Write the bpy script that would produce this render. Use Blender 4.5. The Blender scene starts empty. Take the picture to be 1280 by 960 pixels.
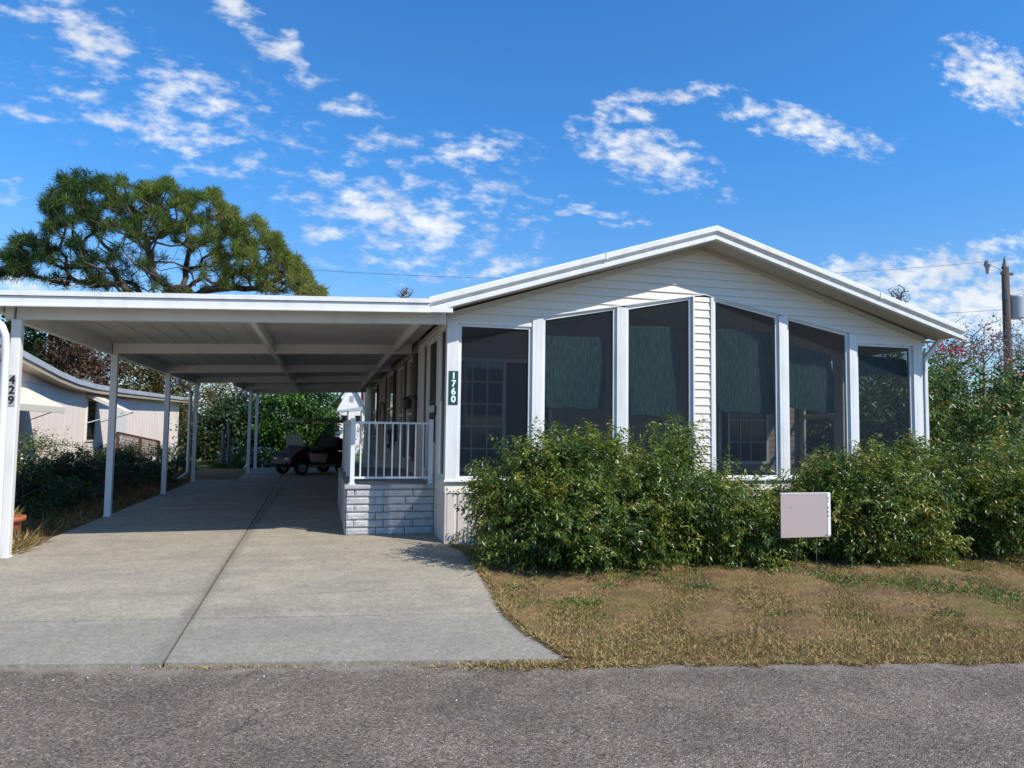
import bpy, bmesh, math, random
import numpy as np
from mathutils import Vector, Matrix, Euler

S = bpy.context.scene
COL = S.collection
R_ = math.radians
rng = np.random.default_rng(7)
random.seed(7)

# ------------------------------------------------------------------ camera
EYE = 1.5
F_PX = 904.0
RW = np.array([[0.96786883, 0.02845607, 0.2498403],
               [-0.25114278, 0.05984679, 0.96609817],
               [0.01253922, -0.99780189, 0.06507038]])
cam_d = bpy.data.cameras.new("camera")
cam = bpy.data.objects.new("camera", cam_d)
COL.objects.link(cam)
cam_d.sensor_width = 36.0
cam_d.lens = F_PX / 1280.0 * 36.0
cam_d.clip_start = 0.05
cam_d.clip_end = 2000
M = Matrix.Identity(4)
for i in range(3):
    M[i][0] = RW[i, 0]; M[i][1] = -RW[i, 1]; M[i][2] = -RW[i, 2]
M[2][3] = EYE
cam.matrix_world = M
S.camera = cam

# ------------------------------------------------------------------ sun, sky, exposure
SUN_TO = Vector((1.1, -1.13, 1.5)).normalized()
sd = bpy.data.lights.new("sun", 'SUN')
sd.energy = 4.6
sd.angle = R_(0.53)
sd.color = (1.0, 0.945, 0.845)
so = bpy.data.objects.new("sun", sd)
COL.objects.link(so)
so.rotation_euler = (-SUN_TO).to_track_quat('-Z', 'Y').to_euler()
SKY_STRENGTH = 0.105
S.view_settings.view_transform = 'Standard'
S.view_settings.look = 'None'
S.view_settings.exposure = 0.30
S.view_settings.gamma = 1.0
S.view_settings.use_curve_mapping = False
S.cycles.use_denoising = True
S.cycles.max_bounces = 8
S.cycles.transparent_max_bounces = 16

W = bpy.data.worlds.new("World")
S.world = W
W.use_nodes = True


def build_world():
    nt = W.node_tree
    N, L = nt.nodes, nt.links
    N.clear()
    out = N.new('ShaderNodeOutputWorld')
    bg = N.new('ShaderNodeBackground')
    bg.inputs['Strength'].default_value = SKY_STRENGTH
    sky = N.new('ShaderNodeTexSky')
    sky.sky_type = 'NISHITA'
    sky.sun_disc = False
    sky.sun_elevation = math.asin(SUN_TO.z)
    sky.sun_rotation = math.atan2(SUN_TO.x, SUN_TO.y)
    sky.air_density = 1.0
    sky.dust_density = 0.25
    sky.ozone_density = 2.2
    # deeper winter blue overhead, paler towards the horizon
    tc0 = N.new('ShaderNodeTexCoord'); sp0 = N.new('ShaderNodeSeparateXYZ'); L.new(tc0.outputs['Generated'], sp0.inputs[0])
    mr0 = N.new('ShaderNodeMapRange'); mr0.interpolation_type = 'SMOOTHSTEP'; mr0.inputs['From Min'].default_value = 0.02; mr0.inputs['From Max'].default_value = 0.40
    L.new(sp0.outputs[2], mr0.inputs['Value'])
    gm = N.new('ShaderNodeMix'); gm.data_type = 'RGBA'; gm.inputs['A'].default_value = (.78, .95, 1.12, 1); gm.inputs['B'].default_value = (.42, 1.08, 1.62, 1)
    L.new(mr0.outputs[0], gm.inputs['Factor'])
    hs = N.new('ShaderNodeVectorMath'); hs.operation = 'MULTIPLY'
    L.new(sky.outputs[0], hs.inputs[0]); L.new(gm.outputs['Result'], hs.inputs[1])
    # clouds: soft patches placed by direction, broken up by noise
    tc = N.new('ShaderNodeTexCoord')
    sep = N.new('ShaderNodeSeparateXYZ')
    L.new(tc.outputs['Generated'], sep.inputs[0])

    def math_(op, a, b=None, c=None, clamp=False):
        n = N.new('ShaderNodeMath'); n.operation = op; n.use_clamp = clamp
        for k, v in enumerate((a, b, c)):
            if v is None: continue
            if isinstance(v, (int, float)): n.inputs[k].default_value = v
            else: L.new(v, n.inputs[k])
        return n.outputs[0]
    yc = math_('MAXIMUM', sep.outputs[1], 0.08)
    u = math_('DIVIDE', sep.outputs[0], yc)
    v = math_('DIVIDE', sep.outputs[2], yc)
    com = N.new('ShaderNodeCombineXYZ')
    L.new(u, com.inputs[0]); L.new(v, com.inputs[1])
    blobs = [(-0.20,0.41,0.20,0.075,-0.2,0.40),(0.12,0.30,0.20,0.085,0.0,0.42),(0.20,0.40,0.12,0.035,0.1,0.38),(-0.30,0.50,0.10,0.05,-0.5,0.36),(-0.306,0.499,0.0794,0.0230,-0.662,1.00),(-0.380,0.510,0.0394,0.0156,-0.256,0.80),(-0.180,0.434,0.0781,0.0348,-0.222,0.85),(-0.212,0.382,0.0671,0.0256,-0.177,1.00),(-0.278,0.387,0.0369,0.0147,-0.077,0.85),(-0.372,0.386,0.0396,0.0112,0.023,0.90),(-0.300,0.433,0.0147,0.0083,0.135,0.70),(-0.130,0.560,0.0447,0.0226,-0.636,1.00),(-0.078,0.512,0.0486,0.0251,-0.537,1.00),(-0.035,0.478,0.0354,0.0137,-0.146,0.85),(0.030,0.442,0.0455,0.0138,-0.058,0.70),(0.068,0.395,0.0504,0.0159,0.113,0.70),(0.201,0.406,0.0728,0.0210,0.198,0.75),(-0.128,0.343,0.0301,0.0097,0.105,0.60),(-0.067,0.327,0.0206,0.0087,0.099,0.50),(0.061,0.304,0.1056,0.0429,-0.055,1.00),(0.139,0.290,0.0701,0.0340,0.259,1.00),(0.008,0.259,0.0321,0.0110,0.080,0.80),(0.219,0.338,0.0296,0.0340,-1.009,0.65),(0.118,0.229,0.0848,0.0205,-0.108,0.55),(0.244,0.238,0.0579,0.0117,0.070,0.95),(0.463,0.427,0.1112,0.0389,-0.176,1.15),(0.441,0.486,0.0480,0.0114,0.042,0.95),(0.517,0.529,0.1377,0.0126,0.258,0.85),(0.763,0.501,0.1607,0.0281,-0.102,1.00),(1.146,0.638,0.1199,0.0553,-0.196,1.20),(0.373,0.332,0.0962,0.0099,-0.078,0.70),(0.437,0.315,0.0397,0.0074,0.085,0.90),(0.971,0.271,0.2628,0.0408,0.182,1.10),(1.139,0.226,0.2783,0.0635,0.055,1.20),(1.125,0.331,0.1091,0.0197,0.215,0.80),(-0.361,0.176,0.0794,0.0158,0.064,0.90),(-0.384,0.290,0.0217,0.0120,0.098,0.60),(0.604,0.378,0.0191,0.0094,-0.232,0.60),(0.828,0.282,0.0959,0.0159,0.189,0.80)]
    # warp the coordinates so the patches get ragged outlines
    nz = N.new('ShaderNodeTexNoise'); nz.inputs['Scale'].default_value = 14; nz.inputs['Detail'].default_value = 3
    L.new(com.outputs[0], nz.inputs['Vector'])
    sub = N.new('ShaderNodeVectorMath'); sub.operation = 'SUBTRACT'; sub.inputs[1].default_value = (.5, .5, .5)
    L.new(nz.outputs['Color'], sub.inputs[0])
    scl = N.new('ShaderNodeVectorMath'); scl.operation = 'SCALE'; scl.inputs['Scale'].default_value = 0.055
    L.new(sub.outputs[0], scl.inputs[0])
    add = N.new('ShaderNodeVectorMath'); add.operation = 'ADD'
    L.new(com.outputs[0], add.inputs[0]); L.new(scl.outputs[0], add.inputs[1])
    mul = N.new('ShaderNodeVectorMath'); mul.operation = 'MULTIPLY'; mul.inputs[1].default_value = (1, 1, 0)
    L.new(add.outputs[0], mul.inputs[0])
    acc = None
    for (bu, bv, ru, rv, ang, st) in blobs:
        mp = N.new('ShaderNodeMapping'); mp.vector_type = 'TEXTURE'
        mp.inputs['Location'].default_value = (bu, bv, 0)
        mp.inputs['Rotation'].default_value = (0, 0, ang)
        mp.inputs['Scale'].default_value = (ru * 1.35, rv * 1.5, 1)
        L.new(mul.outputs[0], mp.inputs[0])
        ln = N.new('ShaderNodeVectorMath'); ln.operation = 'LENGTH'
        L.new(mp.outputs[0], ln.inputs[0])
        g = math_('MULTIPLY_ADD', ln.outputs['Value'], -st, st, clamp=True)
        acc = g if acc is None else math_('MAXIMUM', acc, g)
    # fine broken texture
    n2 = N.new('ShaderNodeTexNoise'); n2.inputs['Scale'].default_value = 42; n2.inputs['Detail'].default_value = 8
    n2.inputs['Roughness'].default_value = 0.60
    mp2 = N.new('ShaderNodeMapping'); mp2.inputs['Scale'].default_value = (0.62, 1.25, 1); mp2.inputs['Rotation'].default_value = (0, 0, 0.22)
    L.new(com.outputs[0], mp2.inputs[0]); L.new(mp2.outputs[0], n2.inputs['Vector'])
    d = math_('MULTIPLY_ADD', n2.outputs['Fac'], 2.3, -1.15)
    d = math_('MULTIPLY', d, 1.25)
    dens = math_('ADD', acc, d)
    gate = math_('MULTIPLY', acc, 7.0, clamp=True)
    dens = math_('MULTIPLY', dens, gate)
    mr = N.new('ShaderNodeMapRange'); mr.interpolation_type = 'SMOOTHSTEP'
    mr.inputs['From Min'].default_value = 0.10; mr.inputs['From Max'].default_value = 1.25
    mr.inputs['To Max'].default_value = 0.94
    L.new(dens, mr.inputs['Value'])
    n3 = N.new('ShaderNodeTexNoise'); n3.inputs['Scale'].default_value = 9; n3.inputs['Detail'].default_value = 4
    L.new(com.outputs[0], n3.inputs['Vector'])
    cr = N.new('ShaderNodeMix'); cr.data_type = 'RGBA'
    cr.inputs['A'].default_value = (5.6, 6.0, 6.7, 1); cr.inputs['B'].default_value = (7.6, 7.8, 8.0, 1)
    mr3 = N.new('ShaderNodeMapRange'); mr3.inputs['From Min'].default_value = .35; mr3.inputs['From Max'].default_value = .6
    L.new(n3.outputs['Fac'], mr3.inputs['Value']); L.new(mr3.outputs[0], cr.inputs['Factor'])
    mx = N.new('ShaderNodeMix'); mx.data_type = 'RGBA'
    L.new(mr.outputs[0], mx.inputs['Factor'])
    L.new(hs.outputs[0], mx.inputs['A']); L.new(cr.outputs['Result'], mx.inputs['B'])
    L.new(mx.outputs['Result'], bg.inputs['Color'])
    L.new(bg.outputs[0], out.inputs[0])


build_world()


# ------------------------------------------------------------------ placing helpers
def ray(x, y):
    return RW @ np.array([x - 640.0, y - 480.0, F_PX])


def atY(x, y, Y):
    d = ray(x, y); d = d * Y / d[1]; return Vector((d[0], d[1], d[2] + EYE))


def atX(x, y, X):
    d = ray(x, y); d = d * X / d[0]; return Vector((d[0], d[1], d[2] + EYE))


# ------------------------------------------------------------------ materials
MATS = {}


def mat(name, col, rough=0.6, col2=None, scale=6.0, bump=0.0, bscale=None, metallic=0.0, spec=0.5, detail=6, lo=.35, hi=.65, stretch=(1, 1, 1)):
    if name in MATS: return MATS[name]
    m = bpy.data.materials.new(name); m.use_nodes = True
    nt = m.node_tree; N, L = nt.nodes, nt.links
    b = N['Principled BSDF']
    b.inputs['Base Color'].default_value = (*col, 1)
    b.inputs['Roughness'].default_value = rough
    b.inputs['Metallic'].default_value = metallic
    b.inputs['Specular IOR Level'].default_value = spec
    if col2 or bump:
        g = N.new('ShaderNodeNewGeometry')
        mp = N.new('ShaderNodeMapping'); mp.inputs['Scale'].default_value = stretch
        L.new(g.outputs['Position'], mp.inputs[0])
    if col2:
        n = N.new('ShaderNodeTexNoise'); n.inputs['Scale'].default_value = scale; n.inputs['Detail'].default_value = detail
        L.new(mp.outputs[0], n.inputs['Vector'])
        mr = N.new('ShaderNodeMapRange'); mr.inputs['From Min'].default_value = lo; mr.inputs['From Max'].default_value = hi
        L.new(n.outputs['Fac'], mr.inputs['Value'])
        mx = N.new('ShaderNodeMix'); mx.data_type = 'RGBA'
        mx.inputs['A'].default_value = (*col, 1); mx.inputs['B'].default_value = (*col2, 1)
        L.new(mr.outputs[0], mx.inputs['Factor']); L.new(mx.outputs['Result'], b.inputs['Base Color'])
    if bump:
        n2 = N.new('ShaderNodeTexNoise'); n2.inputs['Scale'].default_value = bscale or scale * 6; n2.inputs['Detail'].default_value = 5
        L.new(mp.outputs[0], n2.inputs['Vector'])
        bp = N.new('ShaderNodeBump'); bp.inputs['Strength'].default_value = 1.0; bp.inputs['Distance'].default_value = bump
        L.new(n2.outputs['Fac'], bp.inputs['Height']); L.new(bp.outputs[0], b.inputs['Normal'])
    MATS[name] = m
    return m


def leaf_mat(name, stops, rough=0.4, trans=0.25, spec=0.5):
    """leaf colours from a per-face 'tint' value"""
    m = bpy.data.materials.new(name); m.use_nodes = True
    nt = m.node_tree; N, L = nt.nodes, nt.links
    b = N['Principled BSDF']
    at = N.new('ShaderNodeAttribute'); at.attribute_name = 'tint'
    cr = N.new('ShaderNodeValToRGB')
    e = cr.color_ramp.elements
    e[0].position = stops[0][0]; e[0].color = (*stops[0][1], 1)
    e[1].position = stops[-1][0]; e[1].color = (*stops[-1][1], 1)
    for p, c in stops[1:-1]:
        k = e.new(p); k.color = (*c, 1)
    L.new(at.outputs['Fac'], cr.inputs[0])
    L.new(cr.outputs[0], b.inputs['Base Color'])
    b.inputs['Roughness'].default_value = rough
    b.inputs['Specular IOR Level'].default_value = spec
    if trans:
        tr = N.new('ShaderNodeBsdfTranslucent')
        hs = N.new('ShaderNodeHueSaturation'); hs.inputs['Value'].default_value = 1.5; hs.inputs['Hue'].default_value = .485
        L.new(cr.outputs[0], hs.inputs['Color']); L.new(hs.outputs[0], tr.inputs[0])
        ms = N.new('ShaderNodeMixShader'); ms.inputs[0].default_value = trans
        L.new(b.outputs[0], ms.inputs[1]); L.new(tr.outputs[0], ms.inputs[2])
        L.new(ms.outputs[0], N['Material Output'].inputs[0])
    return m


white = mat('white_aluminium', (0.71, 0.71, 0.70), 0.42, (0.55, 0.55, 0.53), 2.4, lo=.48, hi=.85, stretch=(2.5, 2.5, .6))
white_worn = mat('weathered_white', (0.68, 0.69, 0.69), 0.5, (0.50, 0.50, 0.48), 2.2, lo=.5, hi=.85, stretch=(1, 1, .4))
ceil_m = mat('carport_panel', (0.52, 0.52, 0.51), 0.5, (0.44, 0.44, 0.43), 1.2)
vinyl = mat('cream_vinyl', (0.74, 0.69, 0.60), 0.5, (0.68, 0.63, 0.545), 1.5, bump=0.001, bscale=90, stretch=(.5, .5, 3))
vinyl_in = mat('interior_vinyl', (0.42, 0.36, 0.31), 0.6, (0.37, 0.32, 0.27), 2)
beige_sid = mat('beige_siding', (0.46, 0.39, 0.31), 0.6, (0.40, 0.34, 0.27), 2)
skirt_m = mat('skirting_vinyl', (0.66, 0.60, 0.56), 0.5, (0.55, 0.50, 0.46), 2)
soffit_m = mat('soffit_vinyl', (0.50, 0.47, 0.42), 0.6)
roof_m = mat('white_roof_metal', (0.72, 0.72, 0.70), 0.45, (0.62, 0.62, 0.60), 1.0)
rail_m = mat('railing_paint', (0.70, 0.74, 0.77), 0.35)
floor_m = mat('porch_floor', (0.22, 0.21, 0.20), 0.7)
trim_brown = mat('brown_shutter', (0.07, 0.045, 0.035), 0.5)
black = mat('black_metal', (0.012, 0.012, 0.012), 0.4)
dark = mat('dark_interior', (0.02, 0.02, 0.022), 0.6)
green_plate = mat('green_plate', (0.004, 0.055, 0.042), 0.35)
digit_white = mat('white_lettering', (0.85, 0.85, 0.85), 0.5)
digit_black = mat('black_lettering', (0.01, 0.01, 0.012), 0.4)
grey_plate = mat('grey_plate', (0.36, 0.37, 0.38), 0.4)
bark = mat('bark', (0.10, 0.075, 0.055), 0.9, (0.17, 0.13, 0.10), 8, bump=0.01)
bark_pine = mat('pine_bark', (0.045, 0.032, 0.028), 0.9, (0.095, 0.068, 0.055), 3.0)
bark_grey = mat('grey_bark', (0.20, 0.175, 0.155), 0.9, (0.12, 0.10, 0.09), 4)
stem_m = mat('shrub_stem', (0.09, 0.065, 0.04), 0.8)
glass_dark = mat('dark_glass', (0.015, 0.022, 0.025), 0.06, spec=0.6)
terracotta = mat('terracotta', (0.42, 0.115, 0.05), 0.7, (0.34, 0.09, 0.04), 8)
pot_soil = mat('pot_soil', (0.03, 0.02, 0.015), 0.95)


def screen_mat():
    m = bpy.data.materials.new('insect_screen'); m.use_nodes = True
    nt = m.node_tree; N, L = nt.nodes, nt.links
    b = N['Principled BSDF']
    b.inputs['Base Color'].default_value = (0.010, 0.018, 0.030, 1)
    b.inputs['Roughness'].default_value = 0.5; b.inputs['Specular IOR Level'].default_value = 0.25
    tr = N.new('ShaderNodeBsdfTransparent'); tr.inputs[0].default_value = (1, 1, 1, 1)
    ms = N.new('ShaderNodeMixShader')
    lw = N.new('ShaderNodeLayerWeight'); lw.inputs['Blend'].default_value = .5
    mt_ = N.new('ShaderNodeMapRange'); mt_.inputs['From Min'].default_value = .25; mt_.inputs['From Max'].default_value = .95; mt_.inputs['To Min'].default_value = .56; mt_.inputs['To Max'].default_value = .06
    L.new(lw.outputs['Facing'], mt_.inputs['Value']); L.new(mt_.outputs[0], ms.inputs[0])
    L.new(tr.outputs[0], ms.inputs[2]); L.new(b.outputs[0], ms.inputs[1])
    L.new(ms.outputs[0], N['Material Output'].inputs[0])
    return m


screen_m = screen_mat()


def cloth_mat():
    m = bpy.data.materials.new('shade_cloth'); m.use_nodes = True
    nt = m.node_tree; N, L = nt.nodes, nt.links
    b = N['Principled BSDF']
    g = N.new('ShaderNodeNewGeometry')
    mp = N.new('ShaderNodeMapping'); mp.inputs['Scale'].default_value = (26, 26, 9)
    L.new(g.outputs['Position'], mp.inputs[0])
    n = N.new('ShaderNodeTexNoise'); n.inputs['Scale'].default_value = 1.0; n.inputs['Detail'].default_value = 6
    L.new(mp.outputs[0], n.inputs['Vector'])
    mx = N.new('ShaderNodeMix'); mx.data_type = 'RGBA'
    mx.inputs['A'].default_value = (0.020, 0.070, 0.060, 1); mx.inputs['B'].default_value = (0.050, 0.145, 0.122, 1)
    mr = N.new('ShaderNodeMapRange'); mr.inputs['From Min'].default_value = .3; mr.inputs['From Max'].default_value = .7
    L.new(n.outputs['Fac'], mr.inputs['Value']); L.new(mr.outputs[0], mx.inputs['Factor'])
    L.new(mx.outputs['Result'], b.inputs['Base Color']); b.inputs['Roughness'].default_value = 0.7
    mp2 = N.new('ShaderNodeMapping'); mp2.inputs['Scale'].default_value = (22, 22, 5); mp2.inputs['Rotation'].default_value = (0, .12, 0); L.new(g.outputs['Position'], mp2.inputs[0])
    nb = N.new('ShaderNodeTexNoise'); nb.inputs['Scale'].default_value = 1.0; nb.inputs['Detail'].default_value = 4; nb.inputs['Distortion'].default_value = 1.2; L.new(mp2.outputs[0], nb.inputs['Vector'])
    bp = N.new('ShaderNodeBump'); bp.inputs['Distance'].default_value = .035; L.new(nb.outputs['Fac'], bp.inputs['Height']); L.new(bp.outputs[0], b.inputs['Normal'])
    tr = N.new('ShaderNodeBsdfTransparent')
    ms = N.new('ShaderNodeMixShader'); ms.inputs[0].default_value = 0.12
    L.new(b.outputs[0], ms.inputs[1]); L.new(tr.outputs[0], ms.inputs[2])
    L.new(ms.outputs[0], N['Material Output'].inputs[0])
    return m


cloth_m = cloth_mat()


def glass_thin():
    m = bpy.data.materials.new('window_glass'); m.use_nodes = True
    nt = m.node_tree; N, L = nt.nodes, nt.links
    b = N['Principled BSDF']
    b.inputs['Base Color'].default_value = (0.02, 0.03, 0.035, 1); b.inputs['Roughness'].default_value = 0.04
    tr = N.new('ShaderNodeBsdfTransparent')
    ms = N.new('ShaderNodeMixShader'); ms.inputs[0].default_value = 0.35
    L.new(b.outputs[0], ms.inputs[1]); L.new(tr.outputs[0], ms.inputs[2])
    L.new(ms.outputs[0], N['Material Output'].inputs[0])
    return m


glass_m = glass_thin()


# ------------------------------------------------------------------ object helpers
def world_loc(o):
    v = Vector((0, 0, 0))
    while o is not None:
        v += o.location; o = o.parent
    return v


def tag(o, label=None, cat=None, group=None, kind=None):
    if label: o['label'] = label
    if cat: o['category'] = cat
    if group: o['group'] = group
    if kind: o['kind'] = kind
    return o


def thing(name, label, cat, loc=(0, 0, 0), group=None, rz=0.0):
    o = bpy.data.objects.new(name, None); COL.objects.link(o)
    o.location = loc; o.rotation_euler = (0, 0, rz); o.empty_display_size = .2
    return tag(o, label, cat, group)


class MB:
    def __init__(s): s.v = []; s.f = []

    def add(s, vs, fs):
        n = len(s.v); s.v += [tuple(p) for p in vs]; s.f += [tuple(i + n for i in f) for f in fs]; return s

    def box(s, x0, x1, y0, y1, z0, z1):
        if x0 > x1: x0, x1 = x1, x0
        if y0 > y1: y0, y1 = y1, y0
        if z0 > z1: z0, z1 = z1, z0
        return s.add([(x0, y0, z0), (x1, y0, z0), (x1, y1, z0), (x0, y1, z0), (x0, y0, z1), (x1, y0, z1), (x1, y1, z1), (x0, y1, z1)],
                     [(0, 3, 2, 1), (4, 5, 6, 7), (0, 1, 5, 4), (1, 2, 6, 5), (2, 3, 7, 6), (3, 0, 4, 7)])

    def quad(s, a, b, c, d): return s.add([a, b, c, d], [(0, 1, 2, 3)])

    def prism(s, poly, ext):
        """poly: 3-D loop, ext: vector"""
        n = len(poly); e = Vector(ext); P = [Vector(p) for p in poly]
        return s.add(P + [p + e for p in P], [tuple(range(n - 1, -1, -1)), tuple(range(n, 2 * n))] +
                     [(i, (i + 1) % n, n + (i + 1) % n, n + i) for i in range(n)])

    def bar(s, a, b, w, h, up=(0, 0, 1)):
        a = Vector(a); b = Vector(b); d = (b - a).normalized(); u = Vector(up)
        sd_ = d.cross(u)
        if sd_.length < 1e-4: sd_ = d.cross(Vector((1, 0, 0)))
        sd_.normalize(); u = sd_.cross(d).normalized()
        P = [a + sd_ * (i * w / 2) + u * (j * h / 2) for i, j in ((-1, -1), (1, -1), (1, 1), (-1, 1))]
        return s.prism(P, b - a)

    def tube(s, pts, r, n=8, cap=True):
        pts = [Vector(p) for p in pts]; rr = r if isinstance(r, (list, tuple)) else [r] * len(pts)
        base = len(s.v); vs = []
        ref = Vector((0, 0, 1)) if abs((pts[-1] - pts[0]).normalized().z) < .9 else Vector((1, 0, 0))
        for i, p in enumerate(pts):
            t = (pts[min(i + 1, len(pts) - 1)] - pts[max(i - 1, 0)]).normalized()
            a = t.cross(ref).normalized(); b = t.cross(a).normalized()
            for k in range(n):
                an = 2 * math.pi * k / n
                vs.append(p + (a * math.cos(an) + b * math.sin(an)) * rr[i])
        fs = []
        for i in range(len(pts) - 1):
            for k in range(n):
                fs.append((i * n + k, i * n + (k + 1) % n, (i + 1) * n + (k + 1) % n, (i + 1) * n + k))
        if cap:
            fs.append(tuple(range(n - 1, -1, -1))); fs.append(tuple((len(pts) - 1) * n + k for k in range(n)))
        return s.add(vs, fs)

    def lathe(s, c, prof, n=24, axis='z'):
        vs = []; c = Vector(c)
        for (r, h) in prof:
            for k in range(n):
                a = 2 * math.pi * k / n
                if axis == 'z': vs.append(c + Vector((r * math.cos(a), r * math.sin(a), h)))
                else: vs.append(c + Vector((r * math.cos(a), h, r * math.sin(a))))
        fs = []
        for i in range(len(prof) - 1):
            for k in range(n):
                fs.append((i * n + k, i * n + (k + 1) % n, (i + 1) * n + (k + 1) % n, (i + 1) * n + k))
        return s.add(vs, fs)

    def build(s, name, m, parent=None, local=False, bevel=0.0, smooth=False):
        off = Vector((0, 0, 0)) if local or parent is None else world_loc(parent)
        origin = Vector((0, 0, 0))
        if parent is None and not local:
            a = np.array([tuple(p) for p in s.v]); origin = Vector(((a[:, 0].min() + a[:, 0].max()) / 2, (a[:, 1].min() + a[:, 1].max()) / 2, a[:, 2].min()))
        me = bpy.data.meshes.new(name)
        me.from_pydata([Vector(p) - off - origin for p in s.v], [], s.f)
        me.materials.append(m)
        bm = bmesh.new(); bm.from_mesh(me)
        bmesh.ops.recalc_face_normals(bm, faces=bm.faces)
        bm.to_mesh(me); bm.free()
        if smooth:
            me.shade_smooth()
        o = bpy.data.objects.new(name, me); COL.objects.link(o)
        o.location = origin
        o.parent = parent
        if bevel:
            bv = o.modifiers.new('bevel', 'BEVEL'); bv.width = bevel; bv.segments = 2; bv.limit_method = 'ANGLE'
        return o


def text_mesh(txt, size, m, name, parent, loc, rot, depth=0.002, bold=0.02, local=False):
    cu = bpy.data.curves.new('lettering', 'FONT'); cu.body = txt; cu.size = size; cu.extrude = depth; cu.offset = 0.0
    cu.align_x = 'CENTER'; cu.align_y = 'CENTER'
    o = bpy.data.objects.new('lettering_tmp', cu); COL.objects.link(o)
    bpy.context.view_layer.update()
    me = bpy.data.meshes.new_from_object(o.evaluated_get(bpy.context.evaluated_depsgraph_get()))
    bpy.data.objects.remove(o)
    me.materials.clear(); me.materials.append(m)
    # heavier strokes: shifted copies of the same glyph, each a hair in front of the last
    bm = bmesh.new()
    for q, (sx, sy) in enumerate(((0, 0), (-1, 0), (1, 0), (0, .8), (0, -.8), (.7, .6), (-.7, -.6), (.7, -.6), (-.7, .6))):
        m2 = me.copy(); m2.transform(Matrix.Translation((sx * bold * size, sy * bold * size, q * .0001))); bm.from_mesh(m2); bpy.data.meshes.remove(m2)
    bm.to_mesh(me); bm.free()
    me.transform(Matrix.Translation(Vector(loc) - (Vector((0, 0, 0)) if local else world_loc(parent))) @ Euler(rot).to_matrix().to_4x4())
    q = bpy.data.objects.new(name, me); COL.objects.link(q); q.parent = parent
    return q


def np_mesh(name, verts, faces_n, idx, m, parent=None, tint=None, origin=None):
    """verts (n,3); every face has faces_n corners; idx flat; world coordinates"""
    off = np.array(world_loc(parent)) if parent is not None else np.array(origin if origin is not None else (0, 0, 0))
    me = bpy.data.meshes.new(name)
    me.vertices.add(len(verts)); me.vertices.foreach_set('co', (verts - off).astype(np.float32).ravel())
    nf = len(idx) // faces_n
    me.loops.add(len(idx)); me.loops.foreach_set('vertex_index', idx.astype(np.int32))
    me.polygons.add(nf); me.polygons.foreach_set('loop_start', (np.arange(nf) * faces_n).astype(np.int32))
    try: me.polygons.foreach_set('loop_total', np.full(nf, faces_n, np.int32))
    except Exception: pass
    if tint is not None:
        a = me.attributes.new('tint', 'FLOAT', 'FACE'); a.data.foreach_set('value', tint.astype(np.float32))
    me.materials.append(m); me.update(); me.validate()
    o = bpy.data.objects.new(name, me); COL.objects.link(o); o.parent = parent
    if parent is None: o.location = tuple(off)
    return o


def nrm(a): return a / np.maximum(np.linalg.norm(a, axis=1, keepdims=True), 1e-9)


def leaves(name, C, D, L_, W_, tint, m, parent=None, origin=None, fold=0.12, up=None):
    """folded two-triangle... each leaf four corners, two faces sharing the midrib"""
    n = len(C)
    D = nrm(D)
    if up is None: up = nrm(rng.normal(size=(n, 3)) * .6 + np.array([0, 0, 1.0]))
    Sd = nrm(np.cross(D, up)); U = np.cross(Sd, D)
    L_ = np.broadcast_to(L_, (n,))[:, None]; W_ = np.broadcast_to(W_, (n,))[:, None]
    b = C; t = C + D * L_ - U * L_ * .12
    mid = C + D * L_ * .45
    l = mid + Sd * W_ * .5 + U * W_ * fold * 1.5
    r = mid - Sd * W_ * .5 + U * W_ * fold * 1.5
    V = np.stack([b, l, t, r], 1).reshape(-1, 3)
    k = np.arange(n)[:, None] * 4
    idx = np.concatenate([k + np.array([0, 1, 2]), k + np.array([0, 2, 3])], 1).ravel()
    return np_mesh(name, V, 3, idx, m, parent, np.repeat(tint, 2), origin)


# ------------------------------------------------------------------ ground, road, driveway
def road_edge(x): return 4.822 - 0.19 * x


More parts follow.
